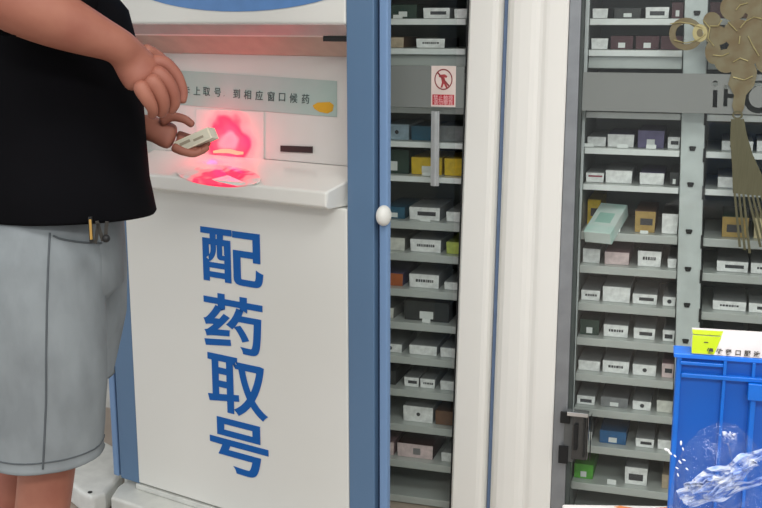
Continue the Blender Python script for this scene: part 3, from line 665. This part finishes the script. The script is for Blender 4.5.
# red scanner glow on the ledge, painted as an emissive patch
def onledge(px, py):
    w_ = 0.03
    for _ in range(10):
        u__, z__ = KIO.hit(px, py, w_); w_ += (z__ - (zt + (w_ - lw) / (crease_w - lw) * (crease_z - zt))) * -1.2 if False else 0
        t_ = (crease_z - zt) / (crease_w - lw)
        # depth where the ray meets the ledge surface, by bisection
        lo_, hi_ = lw, crease_w
        for _k in range(30):
            m2 = (lo_ + hi_) / 2
            if KIO.hit(px, py, m2)[1] > zt + (m2 - lw) * t_: lo_ = m2
            else: hi_ = m2
        w_ = lo_; break
    u__, z__ = KIO.hit(px, py, w_); return Vector((u__, w_, z__ + .0032))
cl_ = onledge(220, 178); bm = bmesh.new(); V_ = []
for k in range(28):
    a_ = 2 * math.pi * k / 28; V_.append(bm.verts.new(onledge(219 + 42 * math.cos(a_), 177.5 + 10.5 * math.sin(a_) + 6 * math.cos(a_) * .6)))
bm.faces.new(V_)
lb = obj('scanner_glow', bm, painted_glow('scanner_ledge_glow', (226, 226, 220), cl_, (7.0, 10.0, 0), [(0.0, .95), (.35, .95), (.6, .4), (.85, 0)], .55, 24), kio, label='red scanner glow painted on the ledge')
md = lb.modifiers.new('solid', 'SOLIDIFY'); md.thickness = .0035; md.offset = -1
def redlight(px, py, lift, power, rad):
    q = Vector(onslope(px, py)) + nrm * lift
    l = bpy.data.lights.new('scanner_light', 'POINT'); l.energy = power; l.color = (1, 0.0, 0.05); l.shadow_soft_size = rad
    o = bpy.data.objects.new('scanner_light', l); COL.objects.link(o); o.location = KIO.world(q.x, q.y, q.z)
redlight(222, 130, .04, .20, .02); redlight(238, 142, .04, .24, .02)
redlight(222, 160, .045, .30, .02)

# ------------------------------------------------------------------ counter, crate, carton, bag
TZ = .75
tb = empty('counter', (0, 0, 0)); props(tb, 'white counter top at the lower right corner under the blue crate', 'counter')
TF = Frame(*( (lambda p: (p.x, p.y))(CAM + ray(562, 504) * ((TZ - CAMZ) / ray(562, 504).z)) ), R(2.0)); TF.place(tb)
bx('counter_top', (0, .9, -.62, 0, TZ - .03, TZ), mat('counter_white', (236, 234, 232), .35), tb, bevel=.003)
bx('counter_body', (.03, .87, -.58, -.03, 0, TZ - .031), mat('counter_body', (205, 205, 202), .5), tb)
bm = bmesh.new()
for pts in ([(.075, -.008), (.085, -.004), (.105, -.012), (.13, -.03), (.11, -.03), (.09, -.014)], [(.135, -.010), (.16, -.005), (.20, -.016), (.16, -.016)]): prism(bm, pts, TZ + .0002, TZ + .0008, 'z')
obj('orange_print', bm, mat('print_orange', (226, 140, 84), .6), tb)
# crate
CR = Frame(0, 0, R(13.5))
cy0 = 1.20
p = atY(674, 353, cy0 + .06); CR = Frame(p.x, p.y, R(13.5)); CZT = p.z; CRH = CZT - TZ - .001
cra = CR.place(empty('storage_crate')); props(cra, 'bright blue plastic storage crate standing on the white counter', 'crate')
M_cb = mat('crate_blue', (0, 84, 174), .4, rgb2=(0, 81, 170), scale=4)
CW, CD = .40, .034
zb_ = TZ + .001; TAP = .005
def lerp(a, b, t): return a + (b - a) * t
bm = bmesh.new()
def loopv(inset_t, inset, z): 
    return [bm.verts.new(v) for v in ((TAP * inset_t + inset, TAP * inset_t + inset, z), (CW - TAP * inset_t - inset, TAP * inset_t + inset, z), (CW - TAP * inset_t - inset, CD - TAP * inset_t - inset, z), (TAP * inset_t + inset, CD - TAP * inset_t - inset, z))]
o0 = loopv(1, .006, zb_); o1 = loopv(0, .006, CZT - .002); i1 = loopv(0, .010, CZT - .002); i0 = loopv(1, .010, zb_ + .006)
for a, b in ((o0, o1), (o1, i1), (i1, i0)):
    for k in range(4): bm.faces.new((a[k], a[(k + 1) % 4], b[(k + 1) % 4], b[k]))
bm.faces.new(o0); bm.faces.new(i0)
obj('body', bm, M_cb, cra)
# ribs: front and back faces, horizontal bands and vertical ribs
def fy(z): return .006 + TAP * (CZT - z) / CRH
bm = bmesh.new()
def hrib(z, x0, x1, t=.004, d=.007):
    box(bm, x0, x1, fy(z) - d, fy(z) + .001, z - t / 2, z + t / 2); box(bm, x0, x1, CD - fy(z) - .001, CD - fy(z) + d, z - t / 2, z + t / 2)
def vrib(x, z0, z1, t=.004, d=.006):
    for zz in ((z0, z1),):
        n = 6
        for k in range(n):
            a, b = lerp(z0, z1, k / n), lerp(z0, z1, (k + 1) / n); f_ = max(fy(a), fy(b)); g_ = min(fy(a), fy(b))
            box(bm, x, x + t, g_ - d, f_ + .001, a, b); box(bm, x, x + t, CD - f_ - .001, CD - g_ + d, a, b)
zc1 = CZT - .032
def cz_at(py): return CR.hit(690, py, 0)[1]
z1_, z2_ = cz_at(363.5), cz_at(375.5)
xv = CR.hit(723.5, 365, 0)[0]; xv2 = CR.hit(752.5, 365, 0)[0]
hrib(z1_, .008, xv); hrib(z2_, .010, CW - .010, .005, .0085)
for x in (xv, xv2, CW - xv2, CW - xv): vrib(x, zb_ + .01, CZT - .006)
vrib(.004, zb_ + .005, CZT - .004, .006, .004); vrib(CW - .010, zb_ + .005, CZT - .004, .006, .004)
# handle block on the front face
xh = CR.hit(748, 385, 0)[0]; zh0, zh1 = cz_at(394), cz_at(378)
for (x0, x1, d) in ((xh, CW - xh, .014),):
    box(bm, x0, x1, fy(zh1) - d, fy(zh1), zh0, zh1); box(bm, x0, x1, CD - fy(zh1), CD - fy(zh1) + d, zh0, zh1)
    for xx in (x0, x1 - .006): box(bm, xx + .004 * (1 if xx == x0 else -1), xx + .006 + .004 * (1 if xx == x0 else -1), fy(zh0) - .010, fy(zh0), zh0 - .09, zh0)
obj('ribs', bm, mat('crate_rib_blue', (4, 102, 200), .35), cra, bevel=.0008)
bm = bmesh.new()
for d in ((0, CW, 0, CD),): box(bm, d[0], d[1], d[2], d[3], CZT - .006, CZT)
obj('rim', bm, mat('crate_rim_blue', (24, 118, 232), .3), cra, bevel=.0015)
# carton lying across the rim
q0 = CR.hit(692, 353, .0)[0]
cn = empty('long_carton', CR.world(q0, -.001, CZT + .0006), -CR.yaw); props(cn, 'long flat white carton with a lime green end lying on the blue crate', 'carton')
hh = .0245; CL = .26; dd = .036
M_cw = mat('carton_gloss_white', (246, 242, 244), .3); M_lime = mat('lime_green', (196, 222, 20), .35, rgb2=(206, 226, 60), scale=12)
bm = bmesh.new(); prism(bm, [(.002, 0), (dd, 0), (dd, hh * .95), (.02, hh), (.002, hh - .0015)], .0, CL, 'x')
for v in bm.verts: pass
obj('carton', bm, M_cw, cn)
u30 = .032
bm = bmesh.new(); prism(bm, [(-.0006, .001), (u30 * .80, .001), (u30, hh - .004), (u30 + .0005, hh - .0012), (-.0006, hh - .0012)], .0006, .0019, 'y')
obj('green_end', bm, M_lime, cn, label='lime green printed end')
bm = bmesh.new(); prism(bm, [(-.0006, .002), (u30 + .001, .002), (u30 + .004, .02), (-.0006, .02)], hh + .00015, hh + .0008, 'z')
obj('green_end', bm, M_lime, cn, label='lime green printed end')
M_ctxt = mat('carton_text', (70, 66, 62), .5)
x = .021
for ch in '慢性肾口服液颗粒剂':
    text('lettering', ch, .0076, M_ctxt, cn, (x, .0002, .0052), offset=.0002, extrude=.0002); x += .0107
bx('print_mark', (.013, .018, .0001, .0005, .0150, .0162), M_ctxt, cn)
# clear plastic bag crumpled in front of the crate
def film_mat():
    m = bpy.data.materials.new('clear_plastic_film'); m.use_nodes = True; nt = m.node_tree; nt.nodes.clear()
    o = nt.nodes.new('ShaderNodeOutputMaterial'); tr = nt.nodes.new('ShaderNodeBsdfTransparent'); tr.inputs[0].default_value = (.93, .95, .97, 1)
    gl = nt.nodes.new('ShaderNodeBsdfGlossy'); gl.inputs['Roughness'].default_value = .12; gl.inputs[0].default_value = (1, 1, 1, 1)
    tcn = nt.nodes.new('ShaderNodeTexCoord'); nz = nt.nodes.new('ShaderNodeTexNoise'); nz.inputs['Scale'].default_value = 34; nz.inputs['Detail'].default_value = 5; nz.inputs['Distortion'].default_value = 1.4
    bp = nt.nodes.new('ShaderNodeBump'); bp.inputs['Strength'].default_value = .9; bp.inputs['Distance'].default_value = .012
    nt.links.new(tcn.outputs['Object'], nz.inputs['Vector']); nt.links.new(nz.outputs['Fac'], bp.inputs['Height']); nt.links.new(bp.outputs[0], gl.inputs['Normal'])
    lw_ = nt.nodes.new('ShaderNodeLayerWeight'); lw_.inputs[0].default_value = .35; nt.links.new(bp.outputs[0], lw_.inputs['Normal'])
    mrn = nt.nodes.new('ShaderNodeMapRange'); mrn.inputs[3].default_value = .015; mrn.inputs[4].default_value = .30
    nt.links.new(lw_.outputs['Facing'], mrn.inputs[0])
    mx = nt.nodes.new('ShaderNodeMixShader'); nt.links.new(mrn.outputs[0], mx.inputs[0]); nt.links.new(tr.outputs[0], mx.inputs[1]); nt.links.new(gl.outputs[0], mx.inputs[2]); nt.links.new(mx.outputs[0], o.inputs[0])
    return m
M_bag = film_mat()
BW = -.05
outline = [(668, 506), (674, 470), (684, 447), (700, 430), (718, 422), (735, 424), (750, 437), (762, 452), (785, 470), (800, 506)]
def BP(px, py, w): u, z = CR.hit(px, py, w); return u, z
bag = CR.place(empty('plastic_bag')); props(bag, 'crumpled clear plastic bag in front of the blue crate', 'bag')
bm = bmesh.new(); NX, NZ = 60, 44
import bisect
def top_at(px):
    for i in range(len(outline) - 1):
        (xa_, ya_), (xb_, yb_) = outline[i], outline[i + 1]
        if xa_ <= px <= xb_: return ya_ + (yb_ - ya_) * (px - xa_) / (xb_ - xa_)
    return 506
grid = []
for j in range(NZ + 1):
    rowv = []
    for i in range(NX + 1):
        px = 669 + i * (130 / NX); yt = top_at(px); py = 600 + (yt - 600) * j / NZ
        t = j / NZ; edge = min(1, 6 * (1 - t)) * min(1, i / 6, (NX - i) / 6)
        u, z = BP(px, py, BW)
        n1 = noise.noise(Vector((u * 30 + z * 22, z * 40 - u * 16, 1.3))); n2 = noise.noise(Vector((u * 80, z * 95, 4.1)))
        ridge = (1 - abs(n1) * 2) * .016 + (1 - abs(n2) * 2) * .006
        bulge = .02 * math.sin(math.pi * min(1, max(0, (1 - t) * 1.3)))
        z = max(z, TZ + .003)
        rowv.append(bm.verts.new((u, min(BW - (ridge + bulge) * edge - .02 * (1 - t), -.012), z)))
    grid.append(rowv)
for j in range(NZ):
    for i in range(NX): bm.faces.new((grid[j][i], grid[j][i + 1], grid[j + 1][i + 1], grid[j + 1][i]))
obj('film', bm, M_bag, bag, smooth=True)
# gathered folds of the bag: ridged pleats with white highlights painted in
M_pl = mat('highlight_film', (246, 248, 252), .18, alpha=.86, rgb2=(150, 180, 240), scale=70, coat=.6)
_nt = M_pl.node_tree; _b = _nt.nodes['Principled BSDF']; _t = _nt.nodes.new('ShaderNodeTexCoord'); _m = _nt.nodes.new('ShaderNodeMapping'); _m.inputs['Rotation'].default_value = (0, R(28), 0); _m.inputs['Scale'].default_value = (26, 40, 120)
_n = _nt.nodes.new('ShaderNodeTexNoise'); _n.inputs['Scale'].default_value = 1.0; _n.inputs['Detail'].default_value = 5; _n.inputs['Distortion'].default_value = .8
_r = _nt.nodes.new('ShaderNodeMapRange'); _r.inputs[1].default_value = .38; _r.inputs[2].default_value = .50; _r.inputs[3].default_value = .08; _r.inputs[4].default_value = .95
_nt.links.new(_t.outputs['Object'], _m.inputs[0]); _nt.links.new(_m.outputs[0], _n.inputs['Vector']); _nt.links.new(_n.outputs['Fac'], _r.inputs[0]); _nt.links.new(_r.outputs[0], _b.inputs['Alpha'])
def pleat(p0, p1, wpx, seed, w):
    bm = bmesh.new(); n = 26; rows = []
    for k in range(n + 1):
        t = k / n; px = lerp(p0[0], p1[0], t); py = lerp(p0[1], p1[1], t) + 5 * noise.noise(Vector((t * 4, seed, 0)))
        hw = wpx * (.35 + .65 * math.sin(math.pi * (t * .85 + .1))) * (1 + .6 * noise.noise(Vector((t * 6, seed, 3))))
        r_ = []
        for s_, dw in ((-1, 0), (-.5, .008), (0, .001), (.45, .010), (1, .001)):
            u, z = BP(px + s_ * hw * .45, py + s_ * hw, w - dw - .003 * noise.noise(Vector((t * 9, s_ * 2, seed)))); r_.append(bm.verts.new((u, w - dw - .004 * noise.noise(Vector((t * 9, s_ * 2, seed))), z)))
        rows.append(r_)
    for a, b in zip(rows, rows[1:]):
        for k in range(4): bm.faces.new((a[k], a[k + 1], b[k + 1], b[k]))
    return obj('fold_highlight', bm, M_pl, bag, label='bag crease with painted white highlight')
pleat((678, 495), (764, 452), 8, 1.0, -.085); pleat((688, 505), (770, 478), 5, 2.0, -.09); pleat((682, 500), (735, 486), 7, 7.0, -.088); pleat((712, 484), (758, 464), 6, 8.0, -.091); pleat((722, 440), (737, 436), 6, 3.0, -.08); pleat((727, 440), (733, 462), 2.5, 4.0, -.082)
pleat((705, 497), (752, 468), 5, 5.0, -.095); pleat((684, 486), (712, 481), 3, 6.0, -.09)
# bubble-like specks, glints painted white at the left corner of the bag
bm = bmesh.new()
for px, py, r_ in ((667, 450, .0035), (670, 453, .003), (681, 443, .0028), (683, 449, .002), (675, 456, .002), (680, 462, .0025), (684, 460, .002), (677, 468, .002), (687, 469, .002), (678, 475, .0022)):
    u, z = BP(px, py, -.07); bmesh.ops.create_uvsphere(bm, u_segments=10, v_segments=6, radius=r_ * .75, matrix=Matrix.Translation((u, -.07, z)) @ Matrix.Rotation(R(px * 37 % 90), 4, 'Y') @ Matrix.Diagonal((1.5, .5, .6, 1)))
obj('crinkle_glint', bm, mat('glint_white', (245, 248, 250), .2), bag, smooth=True)

# ------------------------------------------------------------------ person
PO = Vector(((60 - 381) / FOC * 2.28, 2.28, 0)); PH = Vector((.87, .493, 0)).normalized(); PS = Vector((PH.y, -PH.x, 0))
per = empty('person', PO, 0); props(per, 'person in a black T-shirt and grey denim shorts holding a small card at the kiosk', 'person')
def pp(f, s, z): return PH * f + PS * s + Vector((0, 0, z))           # local to the root (root has no rotation)
def px_(px, py, Y): return atY(px, py, Y) - PO
M_skin = mat('skin', (166, 110, 90), .6, rgb2=(146, 88, 72), scale=9, bump=.08)
def skin_obj(name, chains, m, parent, sub=2):
    vs, es, rs, roots = [], [], [], []
    names = {}
    for ch in chains:
        prev = None
        for it in ch:
            if isinstance(it, str): prev = names[it]; continue
            key, p, r = it
            vs.append(tuple(p)); rs.append(r if isinstance(r, tuple) else (r, r)); idx = len(vs) - 1
            if key: names[key] = idx
            if prev is None: roots.append(idx)
            else: es.append((prev, idx))
            prev = idx
    me = bpy.data.meshes.new(name); me.from_pydata(vs, es, []); me.materials.append(m)
    o = bpy.data.objects.new(name, me); COL.objects.link(o); o.parent = parent
    md = o.modifiers.new('skin', 'SKIN'); md.use_smooth_shade = True; md.branch_smoothing = .4
    if not me.skin_vertices: 
        # layer is created with the modifier when it is added through data
        pass
    lay = me.skin_vertices[0].data
    for i, r in enumerate(rs): lay[i].radius = r; lay[i].use_root = False
    for r in roots: lay[r].use_root = True
    sd = o.modifiers.new('sub', 'SUBSURF'); sd.levels = sub; sd.render_levels = sub
    return o
Yw = 2.2
wrR = px_(121, 47, 2.06); elR = px_(-22, -14, 1.93)
shR = pp(-.04, .20, 1.50); shL = pp(0, -.20, 1.50)
wrL = px_(150, 128, 2.36); elL = pp(.02, -.27, 1.22)
N_ = None
chains = [
 [('pel', pp(0, 0, .98), (.15, .15)), (N_, pp(.03, 0, 1.12), .13), (N_, pp(.02, 0, 1.28), .13), ('chest', pp(0, 0, 1.42), .12), (N_, pp(0, 0, 1.52), .07), (N_, pp(.01, 0, 1.58), .06), (N_, pp(.02, 0, 1.64), .062)],
 ['chest', (N_, pp(0, .12, 1.49), .06), ('sr', shR, .062), (N_, shR.lerp(elR, .5), .056), (N_, elR, .056), (N_, elR.lerp(wrR, .25), .064), (N_, elR.lerp(wrR, .6), .056), (N_, elR.lerp(wrR, .87), .040), ('wr', wrR, .036)],
 ['chest', (N_, pp(0, -.12, 1.49), .06), ('sl', shL, .062), (N_, shL.lerp(elL, .5), .052), (N_, elL, .048), (N_, elL.lerp(wrL, .3), .048), (N_, elL.lerp(wrL, .75), .036), ('wl', wrL, (.032, .024))],
 ['pel', (N_, pp(-.04, .10, .88), .085), (N_, pp(-.07, .09, .70), .08), (N_, pp(-.09, .09, .52), .064), (N_, pp(-.115, .09, .38), .062), (N_, pp(-.13, .09, .28), .056), (N_, pp(-.125, .09, .12), .04), (N_, pp(-.11, .09, .06), .04), (N_, pp(-.05, .09, .035), (.04, .03)), (N_, pp(.05, .09, .025), (.04, .02))],
 ['pel', (N_, pp(.0, -.09, .88), .085), (N_, pp(-.02, -.09, .70), .08), (N_, pp(-.09, -.09, .52), .062), (N_, pp(-.15, -.09, .38), .058), (N_, pp(-.18, -.09, .28), .054), (N_, pp(-.18, -.09, .12), .04), (N_, pp(-.17, -.09, .06), .04), (N_, pp(-.11, -.09, .035), (.04, .03)), (N_, pp(-.01, -.09, .025), (.04, .02))]]
# right hand: palm and fingers curled round the card from above
def c(px, py, Y, r): return (N_, px_(px, py, Y), r)
chains += [
 ['wr', c(129, 57, 2.085, (.040, .034)), c(140, 72, 2.089, (.048, .036)), c(149, 84, 2.094, (.044, .034))],
 [c(148, 62, 2.098, 0.0198), c(164, 62, 2.107, 0.0171), c(177, 76, 2.111, 0.0138), c(183, 92, 2.111, 0.0121), c(181, 104, 2.107, 0.0099)],
 [c(150, 70, 2.080, 0.0198), c(164, 76, 2.080, 0.0171), c(173, 90, 2.084, 0.0143), c(175, 104, 2.093, 0.0127), c(169, 113, 2.098, .0095)],
 [c(146, 76, 2.062, 0.0198), c(157, 86, 2.062, 0.0171), c(164, 100, 2.067, 0.0143), c(164, 111, 2.080, 0.0127), c(158, 116, 2.089, 0.0099)],
 [c(137, 80, 2.053, 0.0187), c(145, 95, 2.048, 0.0160), c(152, 106, 2.057, 0.0132), c(154, 113, 2.071, 0.0116), c(150, 117, 2.080, .0085)],
 [c(140, 50, 2.116, 0.0198), c(158, 58, 2.143, 0.0165), c(174, 76, 2.152, 0.0143), c(184, 93, 2.147, 0.0121)]]
# left hand: palm up under the card, thumb over its edge
chains += [
 ['wl', c(158, 131, 2.35, (.030, .022)), c(168, 136, 2.345, (.034, .022)), c(176, 138, 2.345, (.030, .018))],
 [c(172, 146, 2.33, .012), c(182, 151, 2.325, .0105), c(194, 154, 2.325, .0095), c(203, 150, 2.33, .008)],
 [c(174, 142, 2.34, .012), c(187, 148, 2.335, .011), c(200, 152, 2.335, .0095), c(209, 146, 2.34, .008)],
 [c(176, 138, 2.35, .012), c(190, 143, 2.35, .0105), c(203, 147, 2.35, .0095), c(210, 141, 2.352, .008)],
 [c(176, 134, 2.36, .011), c(189, 138, 2.365, .0095), c(200, 139, 2.365, .0085), c(207, 135, 2.365, .007)],
 [c(160, 122, 2.34, .013), c(172, 116, 2.335, .0115), c(185, 119, 2.33, .010), c(194, 126, 2.33, .0085)]]
body = skin_obj('body', chains, M_skin, per)
# head
bm = bmesh.new(); bmesh.ops.create_uvsphere(bm, u_segments=24, v_segments=16, radius=1)
HC = pp(.04, 0, 1.76); hz = math.atan2(PH.y, PH.x); HM = Matrix.Translation(HC) @ Matrix.Rotation(hz, 4, 'Z')
for v in bm.verts:
    x, y, z = v.co; k = 1 - .18 * max(0, -z) * (1 if x < .3 else .6)
    v.co = Vector((x * .098 * k, y * .076 * k, z * .118))
for v in bm.verts: v.co = HM @ v.co
def hb(f, s, z, a, b, c_, n=8):
    bmesh.ops.create_uvsphere(bm, u_segments=12, v_segments=8, radius=1, matrix=HM @ Matrix.Translation((f, s, z)) @ Matrix.Diagonal((a, b, c_, 1)))
hb(.10, 0, -.015, .02, .013, .024); hb(.0, .077, -.01, .018, .008, .032); hb(.0, -.077, -.01, .018, .008, .032); hb(.09, 0, -.06, .012, .026, .009)
obj('head', bm, M_skin, per, smooth=True)
bm = bmesh.new()
for s in (.03, -.03): bmesh.ops.create_uvsphere(bm, u_segments=10, v_segments=6, radius=1, matrix=HM @ Matrix.Translation((.088, s, .01)) @ Matrix.Diagonal((.008, .014, .007, 1)))
obj('eyes', bm, mat('eye_dark', (30, 24, 22), .2), per, smooth=True)
bm = bmesh.new(); bmesh.ops.create_uvsphere(bm, u_segments=24, v_segments=16, radius=1)
bmesh.ops.delete(bm, geom=[v for v in bm.verts if v.co.z < -.25 or (v.co.x > .55 and v.co.z < .55)], context='VERTS')
for v in bm.verts: v.co = HM @ Vector((v.co.x * .106 - .004, v.co.y * .084, v.co.z * .126 + .004))
ho = obj('hair', bm, mat('hair_black', (24, 22, 22), .7, scale=80, bump=.4), per, smooth=True)
# garments
def loft(bm, rings, n=36, close_top=False, wob=0, seed=0, closed=False):
    vs = []
    for (f, s, z, rf, rs, df, *ds) in rings:
        rr = []; ds = ds[0] if ds else 0
        for k in range(n):
            a = 2 * math.pi * k / n
            w = 1 + wob * noise.noise(Vector((math.cos(a) * 1.6, math.sin(a) * 1.6, z * 5 + seed))) + wob * .35 * noise.noise(Vector((math.cos(a) * 3, math.sin(a) * 3, z * 22 + seed)))
            rr.append(bm.verts.new(pp(f + rf * w * math.cos(a), s + rs * w * math.sin(a), z + df * math.cos(a) + ds * math.sin(a))))
        vs.append(rr)
    for a, b in zip(vs, vs[1:]):
        for k in range(n): bm.faces.new((a[k], a[(k + 1) % n], b[(k + 1) % n], b[k]))
    if close_top: bm.faces.new(vs[-1])
    return vs
M_shirt = mat('black_cotton', (13, 13, 16), .95, spec=.08, rgb2=(11, 11, 14), scale=6, bump=.1)
bm = bmesh.new()
loft(bm, [(.003, 0, 1.044, .183, .212, -.004, .014), (.003, 0, 1.050, .187, .214, -.004, .014), (-.002, 0, 1.12, .182, .203, .0, .006), (-.004, 0, 1.2, .184, .180, 0), (-.004, 0, 1.3, .178, .178, 0), (-.006, 0, 1.4, .172, .185, 0), (-.01, 0, 1.47, .158, .20, 0), (-.015, 0, 1.53, .115, .17, 0), (0, 0, 1.565, .075, .085, 0), (.005, 0, 1.575, .07, .075, 0)], wob=.03)
for sh_, el_ in ((shR, elR), (shL, elL)):
    d = (el_ - sh_); st = sh_ - d * .15
    tube(bm, [st, sh_.lerp(el_, .1), sh_.lerp(el_, .4), sh_.lerp(el_, .68)], [.085, .088, .082, .085], 20, cap=False)
so = obj('t_shirt', bm, M_shirt, per, smooth=True)
md = so.modifiers.new('solid', 'SOLIDIFY'); md.thickness = .003; md.offset = 0
# shorts
def denim():
    m = mat('grey_denim', (138, 145, 148), .9, rgb2=(122, 128, 131), scale=12, bump=.35, stretch=(1, 1, .5), spec=.1); return m
M_den = denim()
bm = bmesh.new()
loft(bm, [(-.03, 0, 1.12, .14, .150, 0), (-.03, 0, 1.00, .145, .162, 0), (-.035, 0, .90, .150, .17, 0), (-.035, 0, .86, .11, .13, 0)], n=36, wob=.02)
def dense(T, n=5):
    out = []
    for A_, B_ in zip(T, T[1:]):
        for k in range(n): out.append(tuple(lerp(p_, q_, k / n) for p_, q_ in zip(A_, B_)))
    return out + [T[-1]]
LEG = [(1.09, -.040, .05, .10, .095), (1.04, -.055, .065, .115, .108), (.98, -.066, .080, .124, .116), (.90, -.074, .088, .126, .117), (.80, -.080, .09, .128, .118), (.70, -.083, .09, .128, .117), (.62, -.088, .09, .126, .115), (.558, -.092, .09, .124, .114)]
loft(bm, [(f, s_, z, a, b, 0) for z, f, s_, a, b in dense(LEG)] + [(-.092, .09, .552, .126, .116, 0), (-.092, .09, .549, .120, .112, 0), (-.090, .09, .60, .116, .106, 0)], wob=.05, seed=3)
loft(bm, [(.018, -.07, 1.07, .125, .10, 0), (.022, -.09, .90, .130, .105, 0), (.020, -.09, .80, .128, .105, 0), (.010, -.09, .74, .122, .10, 0), (-.008, -.09, .66, .115, .10, 0), (-.008, -.09, .655, .117, .102, 0), (-.015, -.09, .68, .108, .095, 0)], wob=.03, seed=6)
obj('shorts', bm, M_den, per, smooth=True)
# seams and pockets, lying on the right leg
def legpt(z, a, off=.002):
    tab = LEG
    for (z1, *A), (z0, *B) in zip(tab, tab[1:]):
        if z0 <= z <= z1:
            t = (z - z0) / (z1 - z0); f, s, rf, rs = [lerp(b_, a_, t) for a_, b_ in zip(A, B)]; break
    w = 1 + .05 * noise.noise(Vector((math.cos(a) * 1.6, math.sin(a) * 1.6, z * 5 + 3))) + .0175 * noise.noise(Vector((math.cos(a) * 3, math.sin(a) * 3, z * 22 + 3)))
    return pp(f + (rf * w + off) * math.cos(a), s + (rs * w + off) * math.sin(a), z)
M_seam = mat('seam_dark_grey', (82, 88, 92), .9)
bm = bmesh.new()
tube(bm, [legpt(1.04 - k * .0165, R(98 + 6 * (k / 29) ** 2), .0005) for k in range(30)], .0022, 6)
tube(bm, [legpt(.575, R(10 + k * 8), .0005) for k in range(44)], .0016, 6)
obj('seam', bm, M_seam, per)
bm = bmesh.new()
tube(bm, [legpt(1.035 - .035 * (k / 12) ** .7, R(95 - k * 5.5), .002) for k in range(13)], .002, 6)
obj('pocket_seam', bm, M_seam, per)
# shoes
for s, f in ((.09, -.11), (-.09, -.17)):
    bm = bmesh.new(); out = [(f + .20, 0), (f + .17, .035), (f + .10, .045), (f, .035), (f - .07, .032), (f - .085, 0), (f - .07, -.032), (f, -.035), (f + .10, -.045), (f + .17, -.035)]
    lev = []
    for z, k in ((0.0, 1.0), (.02, 1.04), (.05, .96), (.085, .70)):
        lev.append([bm.verts.new(pp(f + (x - f) * (k if z < .06 else .62), s + y * k, z)) for x, y in out])
    bm.faces.new(lev[0]); bm.faces.new(lev[-1])
    for a, b in zip(lev, lev[1:]):
        for k in range(10): bm.faces.new((a[k], a[(k + 1) % 10], b[(k + 1) % 10], b[k]))
    obj('shoe', bm, mat('shoe_dark', (50, 50, 54), .6), per, smooth=True)
# keys hanging at the front pocket
kp = atY(95, 227, 2.085)
key = empty('key_ring', kp, math.atan2(-PS.x, PS.y) ); props(key, 'small bunch of keys with a gold clip hanging below the black shirt hem', 'keys')
key.rotation_euler = (0, 0, R(8))
bx('black_clip', (-.011, -.004, -.012, 0, -.03, .022), M_black, key, bevel=.001)
bx('gold_clip', (-.009, -.004, -.017, -.0125, -.022, .018), mat('brass', (205, 165, 90), .3, .5), key, bevel=.001)
bm = bmesh.new()
for x0, z0, a in ((.002, -.02, 12), (.012, -.016, -14), (.020, -.018, 8)):
    Mx = Matrix.Translation((x0, -.006, z0)) @ Matrix.Rotation(R(a), 4, 'Y'); box(bm, -.0035, .0035, -.002, .002, -.012, .03, Mx)
obj('key', bm, mat('key_dark', (70, 68, 64), .35, .6), key, bevel=.0006)
bm = bmesh.new(); bmesh.ops.create_uvsphere(bm, u_segments=12, v_segments=8, radius=.008, matrix=Matrix.Translation((.021, -.008, -.022)))
obj('key_fob', bm, M_black, key, smooth=True)
# card box in the hands
cb = empty('card_box', atY(192, 139, 2.322), 0); cb.rotation_euler = (R(-8), R(-24), R(-6))
props(cb, 'small white card box held between the hands above the ledge', 'card')
bx('card', (-.042, .042, 0, .05, -.016, .010), mat('card_cream', (226, 218, 196), .5), cb, bevel=.001)
bx('front_label', (-.039, .039, -.001, -.0002, -.013, .008), mat('card_front', (206, 202, 182), .5), cb)
bm = bmesh.new(); box(bm, -.03, -.005, -.0016, -.0011, -.004, .002); box(bm, .002, .026, -.0016, -.0011, -.007, -.002)
obj('print_text', bm, mat('card_print', (150, 140, 120), .6), cb)
